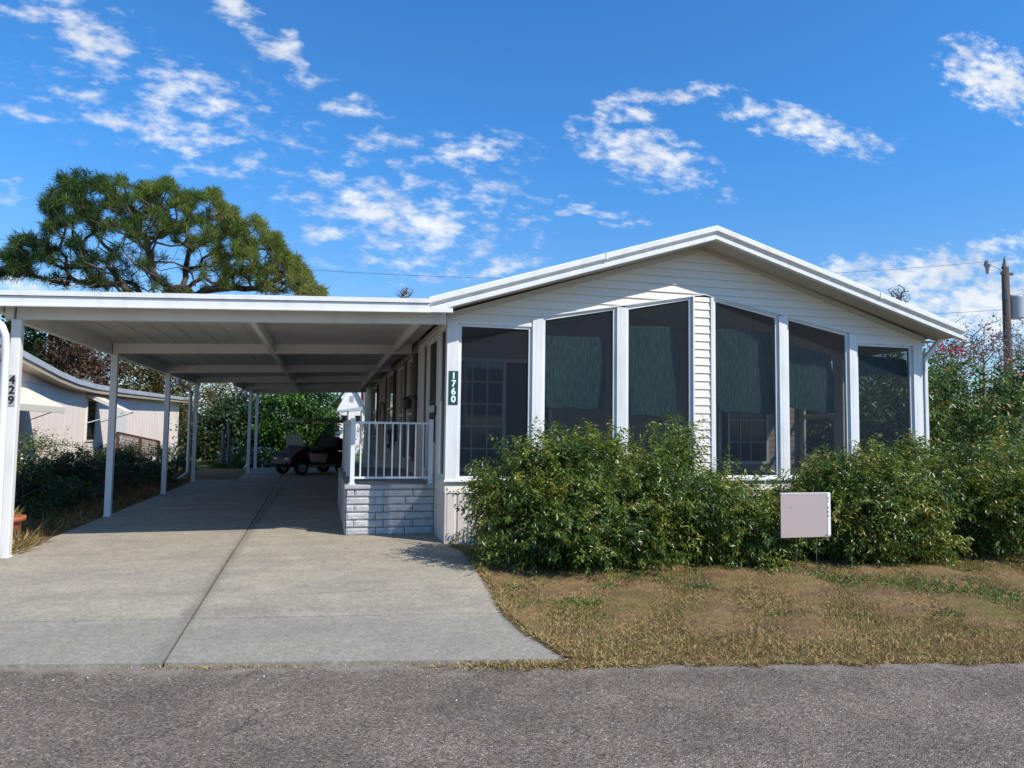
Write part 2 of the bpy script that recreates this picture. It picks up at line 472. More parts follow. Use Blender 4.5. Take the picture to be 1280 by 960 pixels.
def noise_ground():
    m = bpy.data.materials.new('dry_lawn_soil'); m.use_nodes = True
    nt = m.node_tree; N, L = nt.nodes, nt.links; b = N['Principled BSDF']
    g = N.new('ShaderNodeNewGeometry')

    def noise(sc, det=6, rough=.6):
        n = N.new('ShaderNodeTexNoise'); n.inputs['Scale'].default_value = sc; n.inputs['Detail'].default_value = det; n.inputs['Roughness'].default_value = rough
        L.new(g.outputs['Position'], n.inputs['Vector']); return n.outputs['Fac']

    def ramp(f, stops):
        r = N.new('ShaderNodeValToRGB'); e = r.color_ramp.elements
        e[0].position = stops[0][0]; e[0].color = (*stops[0][1], 1); e[1].position = stops[-1][0]; e[1].color = (*stops[-1][1], 1)
        for p, c in stops[1:-1]: k = e.new(p); k.color = (*c, 1)
        L.new(f, r.inputs[0]); return r.outputs[0]
    a = ramp(noise(30, 10, .85), [(.34, (.06, .034, .017)), (.47, (.22, .13, .06)), (.56, (.36, .235, .105)), (.66, (.58, .43, .22))])
    gcol = ramp(noise(34, 9, .85), [(.36, (.045, .05, .014)), (.5, (.16, .14, .04)), (.66, (.34, .29, .11))])
    mx = N.new('ShaderNodeMix'); mx.data_type = 'RGBA'
    mr = N.new('ShaderNodeMapRange'); mr.inputs['From Min'].default_value = .5; mr.inputs['From Max'].default_value = .66
    L.new(noise(1.3, 4), mr.inputs['Value']); L.new(mr.outputs[0], mx.inputs['Factor'])
    L.new(gcol, mx.inputs['B'])
    red = ramp(noise(33, 9, .85), [(.36, (.055, .03, .018)), (.5, (.19, .11, .058)), (.66, (.36, .235, .125))])
    m5 = N.new('ShaderNodeMix'); m5.data_type = 'RGBA'; r5 = N.new('ShaderNodeMapRange'); r5.inputs['From Min'].default_value = .5; r5.inputs['From Max'].default_value = .62
    n5 = N.new('ShaderNodeTexNoise'); n5.inputs['Scale'].default_value = 2.1; n5.inputs['Detail'].default_value = 5; mp5 = N.new('ShaderNodeMapping'); mp5.inputs['Location'].default_value = (7, 3, 0); L.new(g.outputs['Position'], mp5.inputs[0]); L.new(mp5.outputs[0], n5.inputs['Vector'])
    L.new(n5.outputs['Fac'], r5.inputs['Value']); L.new(r5.outputs[0], m5.inputs['Factor']); L.new(a, m5.inputs['A']); L.new(red, m5.inputs['B']); L.new(m5.outputs['Result'], mx.inputs['A'])
    L.new(mx.outputs['Result'], b.inputs['Base Color'])
    b.inputs['Roughness'].default_value = .95; b.inputs['Specular IOR Level'].default_value = .15
    bp = N.new('ShaderNodeBump'); bp.inputs['Distance'].default_value = .02
    L.new(noise(45, 8, .8), bp.inputs['Height']); L.new(bp.outputs[0], b.inputs['Normal'])
    return m


def asphalt_mat():
    m = bpy.data.materials.new('worn_asphalt'); m.use_nodes = True
    nt = m.node_tree; N, L = nt.nodes, nt.links; b = N['Principled BSDF']
    g = N.new('ShaderNodeNewGeometry')
    vo = N.new('ShaderNodeTexVoronoi'); vo.inputs['Scale'].default_value = 120; L.new(g.outputs['Position'], vo.inputs['Vector'])
    sepc = N.new('ShaderNodeSeparateColor'); L.new(vo.outputs['Color'], sepc.inputs[0])
    r = N.new('ShaderNodeValToRGB'); e = r.color_ramp.elements
    e[0].position = 0; e[0].color = (.062, .047, .038, 1); e[1].position = 1; e[1].color = (.52, .46, .39, 1)
    for p, c in ((.25, (.125, .096, .078)), (.65, (.20, .158, .130)), (.92, (.27, .218, .18)), (.985, (.35, .30, .25))):
        k = e.new(p); k.color = (*c, 1)
    L.new(sepc.outputs[0], r.inputs[0])
    n = N.new('ShaderNodeTexNoise'); n.inputs['Scale'].default_value = 1.6; n.inputs['Detail'].default_value = 7; n.inputs['Roughness'].default_value = .6
    L.new(g.outputs['Position'], n.inputs['Vector'])
    mr = N.new('ShaderNodeMapRange'); mr.inputs['From Min'].default_value = .3; mr.inputs['From Max'].default_value = .7; mr.inputs['To Min'].default_value = .76; mr.inputs['To Max'].default_value = 1.26
    L.new(n.outputs['Fac'], mr.inputs['Value'])
    mu = N.new('ShaderNodeVectorMath'); mu.operation = 'SCALE'; L.new(r.outputs[0], mu.inputs[0]); L.new(mr.outputs[0], mu.inputs['Scale'])
    # dusty sand band along the lawn edge (real wear of the verge)
    sp = N.new('ShaderNodeSeparateXYZ'); L.new(g.outputs['Position'], sp.inputs[0])
    ma = N.new('ShaderNodeMath'); ma.operation = 'MULTIPLY_ADD'; ma.inputs[1].default_value = .19; L.new(sp.outputs[0], ma.inputs[0]); L.new(sp.outputs[1], ma.inputs[2])
    n4 = N.new('ShaderNodeTexNoise'); n4.inputs['Scale'].default_value = 5; n4.inputs['Detail'].default_value = 6; L.new(g.outputs['Position'], n4.inputs['Vector'])
    m4 = N.new('ShaderNodeMath'); m4.operation = 'MULTIPLY_ADD'; m4.inputs[1].default_value = .75; L.new(n4.outputs['Fac'], m4.inputs[0]); L.new(ma.outputs[0], m4.inputs[2])
    mr4 = N.new('ShaderNodeMapRange'); mr4.inputs['From Min'].default_value = 5.02; mr4.inputs['From Max'].default_value = 5.24; mr4.inputs['To Max'].default_value = .8
    L.new(m4.outputs[0], mr4.inputs['Value'])
    mx = N.new('ShaderNodeMix'); mx.data_type = 'RGBA'; mx.inputs['B'].default_value = (.30, .26, .21, 1)
    L.new(mr4.outputs[0], mx.inputs['Factor']); L.new(mu.outputs[0], mx.inputs['A'])
    L.new(mx.outputs['Result'], b.inputs['Base Color'])
    nc = N.new('ShaderNodeTexNoise'); nc.inputs['Scale'].default_value = 2.5; nc.inputs['Detail'].default_value = 5; L.new(g.outputs['Position'], nc.inputs['Vector'])
    vm = N.new('ShaderNodeVectorMath'); vm.operation = 'MULTIPLY_ADD'; vm.inputs[1].default_value = (.5, .5, 0); L.new(nc.outputs['Color'], vm.inputs[0]); L.new(g.outputs['Position'], vm.inputs[2])
    vc = N.new('ShaderNodeTexVoronoi'); vc.feature = 'DISTANCE_TO_EDGE'; vc.inputs['Scale'].default_value = .55; L.new(vm.outputs[0], vc.inputs['Vector'])
    mc = N.new('ShaderNodeMapRange'); mc.inputs['From Min'].default_value = .001; mc.inputs['From Max'].default_value = .006; mc.inputs['To Min'].default_value = .55; mc.inputs['To Max'].default_value = 0; L.new(vc.outputs['Distance'], mc.inputs['Value'])
    nk = N.new('ShaderNodeTexNoise'); nk.inputs['Scale'].default_value = .9; L.new(g.outputs['Position'], nk.inputs['Vector'])
    mk = N.new('ShaderNodeMapRange'); mk.inputs['From Min'].default_value = .48; mk.inputs['From Max'].default_value = .6; L.new(nk.outputs['Fac'], mk.inputs['Value'])
    mm = N.new('ShaderNodeMath'); mm.operation = 'MULTIPLY'; L.new(mc.outputs[0], mm.inputs[0]); L.new(mk.outputs[0], mm.inputs[1])
    mxc = N.new('ShaderNodeMix'); mxc.data_type = 'RGBA'; mxc.inputs['B'].default_value = (.035, .03, .027, 1); L.new(mm.outputs[0], mxc.inputs['Factor']); L.new(mx.outputs['Result'], mxc.inputs['A'])
    L.new(mxc.outputs['Result'], b.inputs['Base Color'])
    b.inputs['Roughness'].default_value = .9; b.inputs['Specular IOR Level'].default_value = .2
    bp = N.new('ShaderNodeBump'); bp.inputs['Distance'].default_value = .006; L.new(vo.outputs['Distance'], bp.inputs['Height']); bp.invert = True
    L.new(bp.outputs[0], b.inputs['Normal'])
    return m


def concrete_mat():
    m = bpy.data.materials.new('driveway_concrete'); m.use_nodes = True
    nt = m.node_tree; N, L = nt.nodes, nt.links; b = N['Principled BSDF']
    g = N.new('ShaderNodeNewGeometry')

    def noise(sc, det=6, rough=.6, st=(1, 1, 1), rot=0):
        mp = N.new('ShaderNodeMapping'); mp.inputs['Scale'].default_value = st; mp.inputs['Rotation'].default_value = (0, 0, rot); L.new(g.outputs['Position'], mp.inputs[0])
        n = N.new('ShaderNodeTexNoise'); n.inputs['Scale'].default_value = sc; n.inputs['Detail'].default_value = det; n.inputs['Roughness'].default_value = rough
        L.new(mp.outputs[0], n.inputs['Vector']); return n.outputs['Fac']

    def mixc(f, A, B, lo, hi, amt=1.0):
        mr = N.new('ShaderNodeMapRange'); mr.inputs['From Min'].default_value = lo; mr.inputs['From Max'].default_value = hi; mr.inputs['To Max'].default_value = amt
        L.new(f, mr.inputs['Value']); mx = N.new('ShaderNodeMix'); mx.data_type = 'RGBA'; L.new(mr.outputs[0], mx.inputs['Factor'])
        if isinstance(A, tuple): mx.inputs['A'].default_value = (*A, 1)
        else: L.new(A, mx.inputs['A'])
        mx.inputs['B'].default_value = (*B, 1); return mx.outputs['Result']
    c = mixc(noise(1.1, 6, .65), (.385, .330, .245), (.285, .250, .198), .35, .7)
    c = mixc(noise(1.0, 5, .6, (.35, 2.2, 1), .1), c, (.215, .195, .165), .52, .75, .6)
    c = mixc(noise(9, 8, .75), c, (.46, .42, .34), .52, .75, .6)
    c = mixc(noise(17, 8, .9), c, (.20, .18, .15), .51, .64, .55)
    c = mixc(noise(2.6, 6, .7), c, (.47, .42, .34), .5, .68, .45)
    c = mixc(noise(42, 6, .9), c, (.12, .11, .10), .57, .68, .7)
    c = mixc(noise(48, 6, .9), c, (.60, .55, .46), .58, .74, .6)
    c = mixc(noise(3.5, 8, .85), c, (.12, .11, .105), .66, .78, .55)
    # older greyer apron by the road
    sp = N.new('ShaderNodeSeparateXYZ'); L.new(g.outputs['Position'], sp.inputs[0])
    # dirt gathered along the long joint
    q1 = N.new('ShaderNodeMath'); q1.operation = 'ADD'; q1.inputs[1].default_value = .98; L.new(sp.outputs[0], q1.inputs[0])
    q2 = N.new('ShaderNodeMath'); q2.operation = 'ABSOLUTE'; L.new(q1.outputs[0], q2.inputs[0])
    q3 = N.new('ShaderNodeMath'); q3.operation = 'MULTIPLY_ADD'; q3.inputs[1].default_value = -.36; L.new(noise(4.5, 7, .8), q3.inputs[0]); L.new(q2.outputs[0], q3.inputs[2])
    q4 = N.new('ShaderNodeMapRange'); q4.inputs['From Min'].default_value = -.19; q4.inputs['From Max'].default_value = -.08; q4.inputs['To Min'].default_value = .5; q4.inputs['To Max'].default_value = 0; L.new(q3.outputs[0], q4.inputs['Value'])
    q5 = N.new('ShaderNodeMix'); q5.data_type = 'RGBA'; q5.inputs['B'].default_value = (.12, .11, .10, 1); L.new(q4.outputs[0], q5.inputs['Factor']); L.new(c, q5.inputs['A']); c = q5.outputs['Result']
    ma = N.new('ShaderNodeMath'); ma.operation = 'MULTIPLY_ADD'; ma.inputs[1].default_value = .129; L.new(sp.outputs[0], ma.inputs[0]); L.new(sp.outputs[1], ma.inputs[2])
    m2 = N.new('ShaderNodeMath'); m2.operation = 'MULTIPLY_ADD'; m2.inputs[1].default_value = .5; L.new(noise(3, 5), m2.inputs[0]); L.new(ma.outputs[0], m2.inputs[2])
    mr = N.new('ShaderNodeMapRange'); mr.inputs['From Min'].default_value = 6.02; mr.inputs['From Max'].default_value = 6.28; mr.inputs['To Min'].default_value = .55; mr.inputs['To Max'].default_value = 0
    L.new(m2.outputs[0], mr.inputs['Value'])
    mx = N.new('ShaderNodeMix'); mx.data_type = 'RGBA'; mx.inputs['B'].default_value = (.245, .232, .20, 1)
    L.new(mr.outputs[0], mx.inputs['Factor']); L.new(c, mx.inputs['A']); c = mx.outputs['Result']
    # exposed sand grain and fine aggregate
    def grain(scale, lo_, hi_, c):
        vg = N.new('ShaderNodeTexVoronoi'); vg.inputs['Scale'].default_value = scale; L.new(g.outputs['Position'], vg.inputs['Vector'])
        sg = N.new('ShaderNodeSeparateColor'); L.new(vg.outputs['Color'], sg.inputs[0])
        mg = N.new('ShaderNodeMapRange'); mg.inputs['To Min'].default_value = lo_; mg.inputs['To Max'].default_value = hi_; L.new(sg.outputs[0], mg.inputs['Value'])
        sv = N.new('ShaderNodeVectorMath'); sv.operation = 'SCALE'; L.new(c, sv.inputs[0]); L.new(mg.outputs[0], sv.inputs['Scale']); return sv.outputs[0]
    c = grain(85, .80, 1.18, c); c = grain(38, .88, 1.10, c)
    L.new(c, b.inputs['Base Color']); b.inputs['Roughness'].default_value = .85; b.inputs['Specular IOR Level'].default_value = .3
    bp = N.new('ShaderNodeBump'); bp.inputs['Distance'].default_value = .003; L.new(noise(70, 6, .7), bp.inputs['Height']); L.new(bp.outputs[0], b.inputs['Normal'])
    return m


soil_m = noise_ground()
g_ = MB().quad((-400, -300, 0), (500, -300, 0), (500, 600, 0), (-400, 600, 0)).build('ground', soil_m)
tag(g_, kind='structure')
# gently uneven lawn strip between road and shrubs
nx, ny = 150, 46
gx, gy = np.meshgrid(np.linspace(0, 1, nx) ** 1.2, np.linspace(0, 1, ny), indexing='ij')
yl = 4.53 + gx * (road_edge(16) - 4.53)
yy = yl + gy * (9.3 - yl)
yy = yy - (1 - gy) ** 8 * (.02 + .035 * rng.random(gx.shape[0])[:, None] + .03 * np.sin(gx * 90))
tx_ = gx
# keep clear of the driveway edge
def drive_edge(y):
    ys = [4.5, 4.81, 5.17, 5.56, 5.94, 6.52, 7.64, 8.81, 9.46]; xs = [1.60, 1.55, 1.48, 1.46, 1.48, 1.55, 1.65, 1.70, 1.57]
    return np.interp(y, ys, xs)
zedge = .020 * np.exp(-tx_ * 16 / .12)
xx = drive_edge(yy) + .004 + tx_ * (16 - drive_edge(yy)); gx = xx
zz = 0.006 + 0.022 * np.minimum(1, gy * 6) * (1 + .9 * np.sin(gx * 3.1 + yy * 2) * .5 + .5 * np.sin(gx * 7.3 - yy * 5.1)) + 0.012 * rng.random(gx.shape) * np.minimum(1, gy * 8)
zz = zz + zedge
V = np.stack([xx, yy, zz], -1).reshape(-1, 3)
ii, jj = np.meshgrid(np.arange(nx - 1), np.arange(ny - 1), indexing='ij'); k0 = (ii * ny + jj).ravel()
idx = np.stack([k0, k0 + ny, k0 + ny + 1, k0 + 1], 1).ravel()
lawn = np_mesh('lawn', V, 4, idx, soil_m); tag(lawn, kind='structure')

asph = asphalt_mat()
rd = MB()
rd.quad((-80, road_edge(-80) - 9, .004), (80, road_edge(80) - 9, .004), (80, road_edge(80), .004), (-80, road_edge(-80), .004))
tag(rd.build('road', asph), kind='structure')

conc = concrete_mat()
drv = MB()
Z0, ZT = -0.05, 0.032
def slab(poly): drv.prism([(x, y, Z0) for x, y in poly], (0, 0, ZT - Z0))
g1 = 0.009
def J1(x): return 5.973 - .129 * x
sx_ = lambda y: -0.93 - 0.016 * (y - 5.04)
redge = [(1.60, 4.54), (1.55, 4.81), (1.48, 5.17), (1.46, 5.56), (1.465, J1(1.465) - g1)]
slab([(sx_(5) + g1, road_edge(-.93) - .002)] + redge + [(sx_(6.1) + g1, J1(-.94) - g1)])
slab([(-5.2, road_edge(-5.2)), (sx_(5) - g1, road_edge(-.93) - .002), (sx_(6.1) - g1, J1(-.94) - g1), (-4.9, J1(-4.9) - g1)])
slab([(sx_(6.1) + g1, J1(-.94) + g1), (1.465, J1(1.465) + g1), (1.48, 5.94), (1.55, 6.52), (1.57, 6.76), (sx_(6.8) + g1, 6.82)])
slab([(sx_(6.8) + g1, 6.82 + 2 * g1), (1.57, 6.76 + 2 * g1), (1.65, 7.64), (1.70, 8.81), (1.58, 9.44), (1.56, 10.3), (sx_(10.3) + g1, 10.3)])
slab([(-4.9, J1(-4.9) + g1), (sx_(6.1) - g1, J1(-.94) + g1), (sx_(10.3) - g1, 9.35), (-3.42, 9.35), (-3.55, 8.3), (-4.2, 7.2)])
slab([(-3.42, 9.35 + g1), (sx_(9.3) - g1, 9.35 + g1), (sx_(13) - g1, 13.1), (-3.40, 13.1)])
slab([(sx_(10.3) + g1, 10.3 + g1), (1.56, 10.3 + g1), (1.56, 14.2), (sx_(14.2) + g1, 14.2)])
ys_ = [13.1, 17.5, 21.9]
for a_, b_ in zip(ys_[:-1], ys_[1:]): slab([(-3.40, a_ + g1), (sx_(a_) - g1, a_ + g1), (sx_(b_) - g1, b_), (-3.40, b_)])
ys_ = [14.2, 18.2, 22.2]
for a_, b_ in zip(ys_[:-1], ys_[1:]): slab([(sx_(a_) + g1, a_ + g1), (1.56, a_ + g1), (1.56, b_), (sx_(b_) + g1, b_)])
slab([(-2.35, 21.9 + g1), (sx_(22) - g1, 21.9 + g1), (sx_(28) - g1, 28.4), (-2.5, 28.4)])
slab([(sx_(22) + g1, 22.2 + g1), (1.56, 22.2 + g1), (1.56, 28.4), (sx_(28) + g1, 28.4)])
tag(drv.build('driveway', conc), kind='structure')
# lawn behind the carport, in the sun
gl = mat('green_lawn', (.055, .10, .018), .95, (.10, .14, .035), 9, bump=.02, bscale=40)
tag(MB().quad((-12, 28.45, .008), (3, 28.45, .008), (3, 44, .008), (-12, 44, .008)).build('back_lawn', gl), kind='structure')

# ------------------------------------------------------------------ the house
YF = 9.457
XL, XR = 1.57, 9.18
AX, AZ = 5.33, 4.20
house = thing('mobile_home', 'cream sided mobile home with low white gable and screened front porch', 'mobile home', (5.4, YF, 0))


def zwall(x):  # top of gable wall under the rake
    return AZ - abs(x - AX) * ((AZ - 3.035) / (AX - 1.55) if x < AX else (AZ - 3.045) / (9.2 - AX))


def xwallL(z): return AX - (AZ - z) * (AX - 1.55) / (AZ - 3.035)
def xwallR(z): return AX + (AZ - z) * (9.2 - AX) / (AZ - 3.045)
HX0, HX1, HZ0, HZT, HXA = 2.865, 7.825, 3.075, 3.525, 5.33
def xhL(z): return HX0 + (z - HZ0) / (HZT - HZ0) * (HXA - HX0)
def xhR(z): return HX1 - (z - HZ0) / (HZT - HZ0) * (HX1 - HXA)

C_ = 0.1155
sid = MB()
z = 2.955
def course(mb, z0, z1, a0, b0, a1, b1, y=YF, d=.019):
    """one lap course facing -Y between z0 and z1"""
    if b0 - a0 < .005 and b1 - a1 < .005: return
    mb.quad((a0, y - d, z0), (b0, y - d, z0), (b1, y, z1), (a1, y, z1))
    mb.quad((a0, y - d, z0), (a0, y, z0), (b0, y, z0), (b0, y - d, z0))
while z < AZ - .01:
    z1 = min(z + C_, AZ)
    l0 = 1.55 if z < 3.035 else xwallL(z); l1 = 1.55 if z1 < 3.035 else xwallL(z1)
    r0 = 9.2 if z < 3.045 else xwallR(z); r1 = 9.2 if z1 < 3.045 else xwallR(z1)
    if z < HZT:
        hl0 = HX0 if z < HZ0 else xhL(z); hl1 = HX0 if z1 < HZ0 else xhL(min(z1, HZT))
        hr0 = HX1 if z < HZ0 else xhR(z); hr1 = HX1 if z1 < HZ0 else xhR(min(z1, HZT))
        course(sid, z, z1, l0, hl0, l1, hl1); course(sid, z, z1, hr0, r0, hr1, r1)
    else:
        course(sid, z, z1, l0, r0, l1, r1)
    z = z1
# backing
sid.prism([(1.56, YF + .004, 2.96), (HX0, YF + .004, 2.96), (HX0, YF + .004, HZ0), (HXA, YF + .004, HZT), (HX1, YF + .004, HZ0), (HX1, YF + .004, 2.96), (9.19, YF + .004, 2.96), (9.19, YF + .004, 3.04), (AX, YF + .004, AZ - .005), (1.56, YF + .004, 3.03)], (0, .09, 0))
sid.build('gable_siding', vinyl, house)
# J-channel under the siding
tr = MB()
tr.box(1.545, 2.865, YF - .022, YF + .02, 2.935, 2.957); tr.box(7.825, 9.215, YF - .022, YF + .02, 2.935, 2.957)
tr.box(2.85, 2.872, YF - .026, YF + .02, 2.935, 3.085); tr.box(7.82, 7.842, YF - .026, YF + .02, 2.935, 3.085)
tr.bar((2.86, YF - .006, 3.082), (5.33, YF - .006, 3.532), .05, .018); tr.bar((5.33, YF - .006, 3.532), (7.835, YF - .006, 3.082), .05, .018)
tr.box(1.54, 1.562, YF - .024, YF + .05, 2.93, 3.03); tr.box(9.19, 9.215, YF - .024, YF + .05, 2.93, 3.04)
tr.build('siding_trim', white, house)

fz = MB()
fz.bar((1.55, YF - .012, 3.022), (5.325, YF - .012, 4.213), .03, .075); fz.bar((5.325, YF - .012, 4.213), (9.21, YF - .012, 3.032), .03, .075)
fz.build('gable_frieze', soffit_m, house)

# siding column between the windows
colm = MB(); z = .86
while z < 3.47:
    z1 = min(z + .1165, 3.49); course(colm, z, z1, 5.16, 5.425, 5.16, 5.425, YF - .012, .016); z = z1
colm.box(5.14, 5.44, YF - .008, YF + .09, .86, 3.45)
colm.build('siding_column', vinyl, house)
ct = MB(); ct.box(5.425, 5.475, YF - .04, YF + .06, .86, 3.49); ct.box(5.135, 5.16, YF - .04, YF + .06, .86, 3.49); ct.build('column_trim', white, house, bevel=.003)

# posts
for (a, b, zt) in ((1.545, 1.70, 2.935), (2.72, 2.865, 3.045), (3.955, 4.10, 3.265), (6.565, 6.705, 3.28), (7.80, 7.935, 3.06), (8.985, 9.10, 2.935)):
    p = MB(); p.box(a, b, YF - .035, YF + .10, .84, zt); p.box(a + .05, a + .056, YF - .037, YF - .03, .9, zt - .05)
    p.build('post', white, house, bevel=.004)
p = MB(); p.box(9.105, 9.175, YF - .02, YF + .1, .84, 2.935); p.build('corner_trim', white, house, bevel=.003)

# framed insect screens of the front
openings = [(1.70, 2.72, 2.935, 2.935), (2.865, 3.955, 3.075, 3.270), (4.10, 5.135, 3.292, 3.485), (5.475, 6.565, 3.485, 3.29), (6.705, 7.80, 3.27, 3.08), (7.935, 8.985, 2.935, 2.935)]
for (a, b, za, zb) in openings:
    f = MB(); w = .045; y0, y1 = YF + .0, YF + .045; zs = .852
    sl = (zb - za) / (b - a)
    f.box(a, a + w, y0, y1, zs, za + sl * w / 2 - .01); f.box(b - w, b, y0, y1, zs, zb - sl * w / 2 - .01)
    f.box(a + w, b - w, y0, y1, zs, zs + w)
    f.prism([(a + w, y0, za - w), (b - w, y0, zb - w), (b - w, y0, zb - .001), (a + w, y0, za - .001)], (0, y1 - y0, 0))
    # header reveal
    f.prism([(a, YF - .02, za - .012), (b, YF - .02, zb - .012), (b, YF - .02, zb + .008), (a, YF - .02, za + .008)], (0, .02, 0))
    fo = f.build('window_frame', white, house, bevel=.003)
    sc = MB(); sc.quad((a + w - .004, YF + .024, zs + w - .004), (b - w + .004, YF + .024, zs + w - .004), (b - w + .004, YF + .024, zb - w + .004), (a + w - .004, YF + .024, za - w + .004))
    sc.build('screen', screen_m, fo)

# sill, band and ribbed skirting
b_ = MB()
b_.box(1.53, 9.22, YF - .05, YF + .10, .825, .852)
b_.build('window_sill', white, house, bevel=.004)
b_ = MB(); course(b_, .685, .815, 1.55, 9.2, 1.55, 9.2, YF, .02); b_.box(1.56, 9.19, YF + .004, YF + .06, .685, .82)
# left side band (facing -X)
b_.quad((1.55, YF, .685), (1.57, YF, .815), (1.57, 12.4, .815), (1.55, 12.4, .685))
b_.build('sill_band', vinyl, house)
sk = MB(); x = 1.57
while x < 9.16:
    w = .145; yb = YF + .01
    P = [(x, yb, 0), (x + .02, yb - .018, 0), (x + w - .03, yb - .018, 0), (x + w - .012, yb, 0), (x + w, yb, 0)]
    for i in range(4):
        a, b = P[i], P[i + 1]; sk.quad((a[0], a[1], .01), (b[0], b[1], .01), (b[0], b[1], .685), (a[0], a[1], .685))
    x += w
sk.box(1.545, 9.2, YF - .02, YF + .012, .0, .03)
sk.box(1.553, 1.575, YF - .018, YF + .03, .0, .685)
y = YF
while y < 30:
    w = .145; xb = 1.572
    P = [(xb, y), (xb - .018, y + .02), (xb - .018, y + w - .03), (xb, y + w - .012), (xb, y + w)]
    for i in range(4):
        a, b = P[i], P[i + 1]; sk.quad((a[0], a[1], .01), (a[0], a[1], .685), (b[0], b[1], .685), (b[0], b[1], .01))
    y += w
sk.box(1.60, 9.15, YF + .05, YF + .08, .0, .68)
sk.build('skirting', skirt_m, house)

# porch interior
YB = 12.45
MB().box(1.60, 9.15, YF + .10, YB, .74, .80).build('porch_floor', floor_m, house)
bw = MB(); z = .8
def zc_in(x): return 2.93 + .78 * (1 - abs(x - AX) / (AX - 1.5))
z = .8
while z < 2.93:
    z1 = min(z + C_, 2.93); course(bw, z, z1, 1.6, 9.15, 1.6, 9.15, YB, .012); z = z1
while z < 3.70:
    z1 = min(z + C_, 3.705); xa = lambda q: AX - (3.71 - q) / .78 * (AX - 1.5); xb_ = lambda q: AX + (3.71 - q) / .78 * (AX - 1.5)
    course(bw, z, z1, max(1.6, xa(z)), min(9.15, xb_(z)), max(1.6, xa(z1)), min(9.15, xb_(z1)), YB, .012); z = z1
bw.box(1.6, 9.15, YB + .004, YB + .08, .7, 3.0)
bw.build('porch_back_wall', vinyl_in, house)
cl = MB()
for s_ in (-1, 1):
    e_ = AX + s_ * (AX - 1.55) if s_ < 0 else 9.19
    cl.prism([(AX, YF + .10, 3.72), (e_, YF + .10, 2.96), (e_, YF + .10, 2.985), (AX, YF + .10, 3.745)], (0, YB + .1 - YF - .10, 0))
cl.build('porch_ceiling', soffit_m, house)

# sliding door on the back wall (seen through the first opening)
sdz0, sdz1 = .80, 2.72
sdr = MB(); fx = YB - .05
for (a, b) in ((2.16, 2.22), (3.04, 3.10), (3.90, 3.96)): sdr.box(a, b, fx, YB - .001, sdz0, sdz1)
sdr.box(2.16, 3.96, fx, YB - .002, sdz1, sdz1 + .06); sdr.box(2.22, 3.90, fx, YB - .002, sdz0, sdz0 + .06)
sdo = sdr.build('sliding_door', white, house)
mt = MB()
for k in range(1, 3): mt.box(2.22 + k * .273 - .01, 2.22 + k * .273 + .01, fx + .01, fx + .02, sdz0 + .06, sdz1)
for k in range(1, 5): mt.box(2.22, 3.04, fx + .0085, fx + .0185, sdz0 + k * .39 - .01, sdz0 + k * .39 + .01)
mt.build('muntins', white, sdo)
MB().quad((2.22, fx + .022, sdz0 + .06), (3.04, fx + .022, sdz0 + .06), (3.04, fx + .022, sdz1), (2.22, fx + .022, sdz1)).build('glass_pane', glass_dark, sdo)
MB().quad((3.10, fx + .03, sdz0 + .06), (3.90, fx + .03, sdz0 + .06), (3.90, fx + .03, sdz1), (3.10, fx + .03, sdz1)).build('door_screen', dark, sdo)
MB().box(3.11, 3.14, fx - .03, fx + .0, 1.70, 1.86).build('handle', black, sdo)

# slider window on the back wall (fourth opening)
wf = MB(); a, b, z0, z1 = 7.30, 8.38, .92, 2.25; yy0, yy1 = YB - .05, YB - .003
wf.box(a, a + .05, yy0, yy1, z0, z1); wf.box(b - .05, b, yy0, yy1, z0, z1); wf.box(a + .05, b - .05, yy0, yy1, z0, z0 + .06); wf.box(a + .05, b - .05, yy0, yy1, z1 - .05, z1)
wf.box(7.50, 7.535, yy0 + .004, yy1, z0 + .06, z1 - .05)
wo = wf.build('porch_window', white, house)
mt = MB()
for x in (7.76, 7.99): mt.box(x, x + .014, yy0 + .012, yy0 + .02, z0 + .06, z1 - .05)
for k in (1, 2): mt.box(7.535, b - .05, yy0 + .0105, yy0 + .0185, z0 + k * .42, z0 + k * .42 + .014)
mt.build('muntins', white, wo)
MB().quad((a + .04, yy0 + .03, z0 + .04), (b - .04, yy0 + .03, z0 + .04), (b - .04, yy0 + .03, z1 - .04), (a + .04, yy0 + .03, z1 - .04)).build('pane', glass_dark, wo)

# side walls: left (screen door side) and right
def side_frame(X, y0, y1, z0, z1, out, name='side_frame', w=.045, scr=True, rails=()):
    f = MB(); x0, x1 = (X, X + .045)
    f.box(x0, x1, y0, y0 + w, z0, z1); f.box(x0, x1, y1 - w, y1, z0, z1); f.box(x0, x1, y0 + w, y1 - w, z0, z0 + w); f.box(x0, x1, y0 + w, y1 - w, z1 - w, z1)
    for r in rails: f.box(x0, x1, y0 + w, y1 - w, r - .035, r + .035)
    fo = f.build(name, white, house, bevel=.003)
    if scr:
        MB().quad((X + .022, y0 + w - .004, z0 + w - .004), (X + .022, y1 - w + .004, z0 + w - .004), (X + .022, y1 - w + .004, z1 - w + .004), (X + .022, y0 + w - .004, z1 - w + .004)).build('screen', screen_m, fo)
    return fo
side_frame(1.575, 9.56, 10.20, .85, 2.93, -1)
p = MB(); p.box(1.56, 1.63, 10.20, 10.36, .82, 2.93); p.box(1.56, 1.63, 11.40, 11.50, .82, 2.93); p.box(1.56, 1.64, 12.06, 12.52, .82, 2.93)
p.box(1.56, 1.64, YF + .1, 12.52, 2.93, 3.03); p.box(1.552, 1.64, YF + .1, 12.5, .825, .85); p.build('side_post', white, house, bevel=.003)
side_frame(1.575, 11.50, 12.06, .85, 2.93, -1)
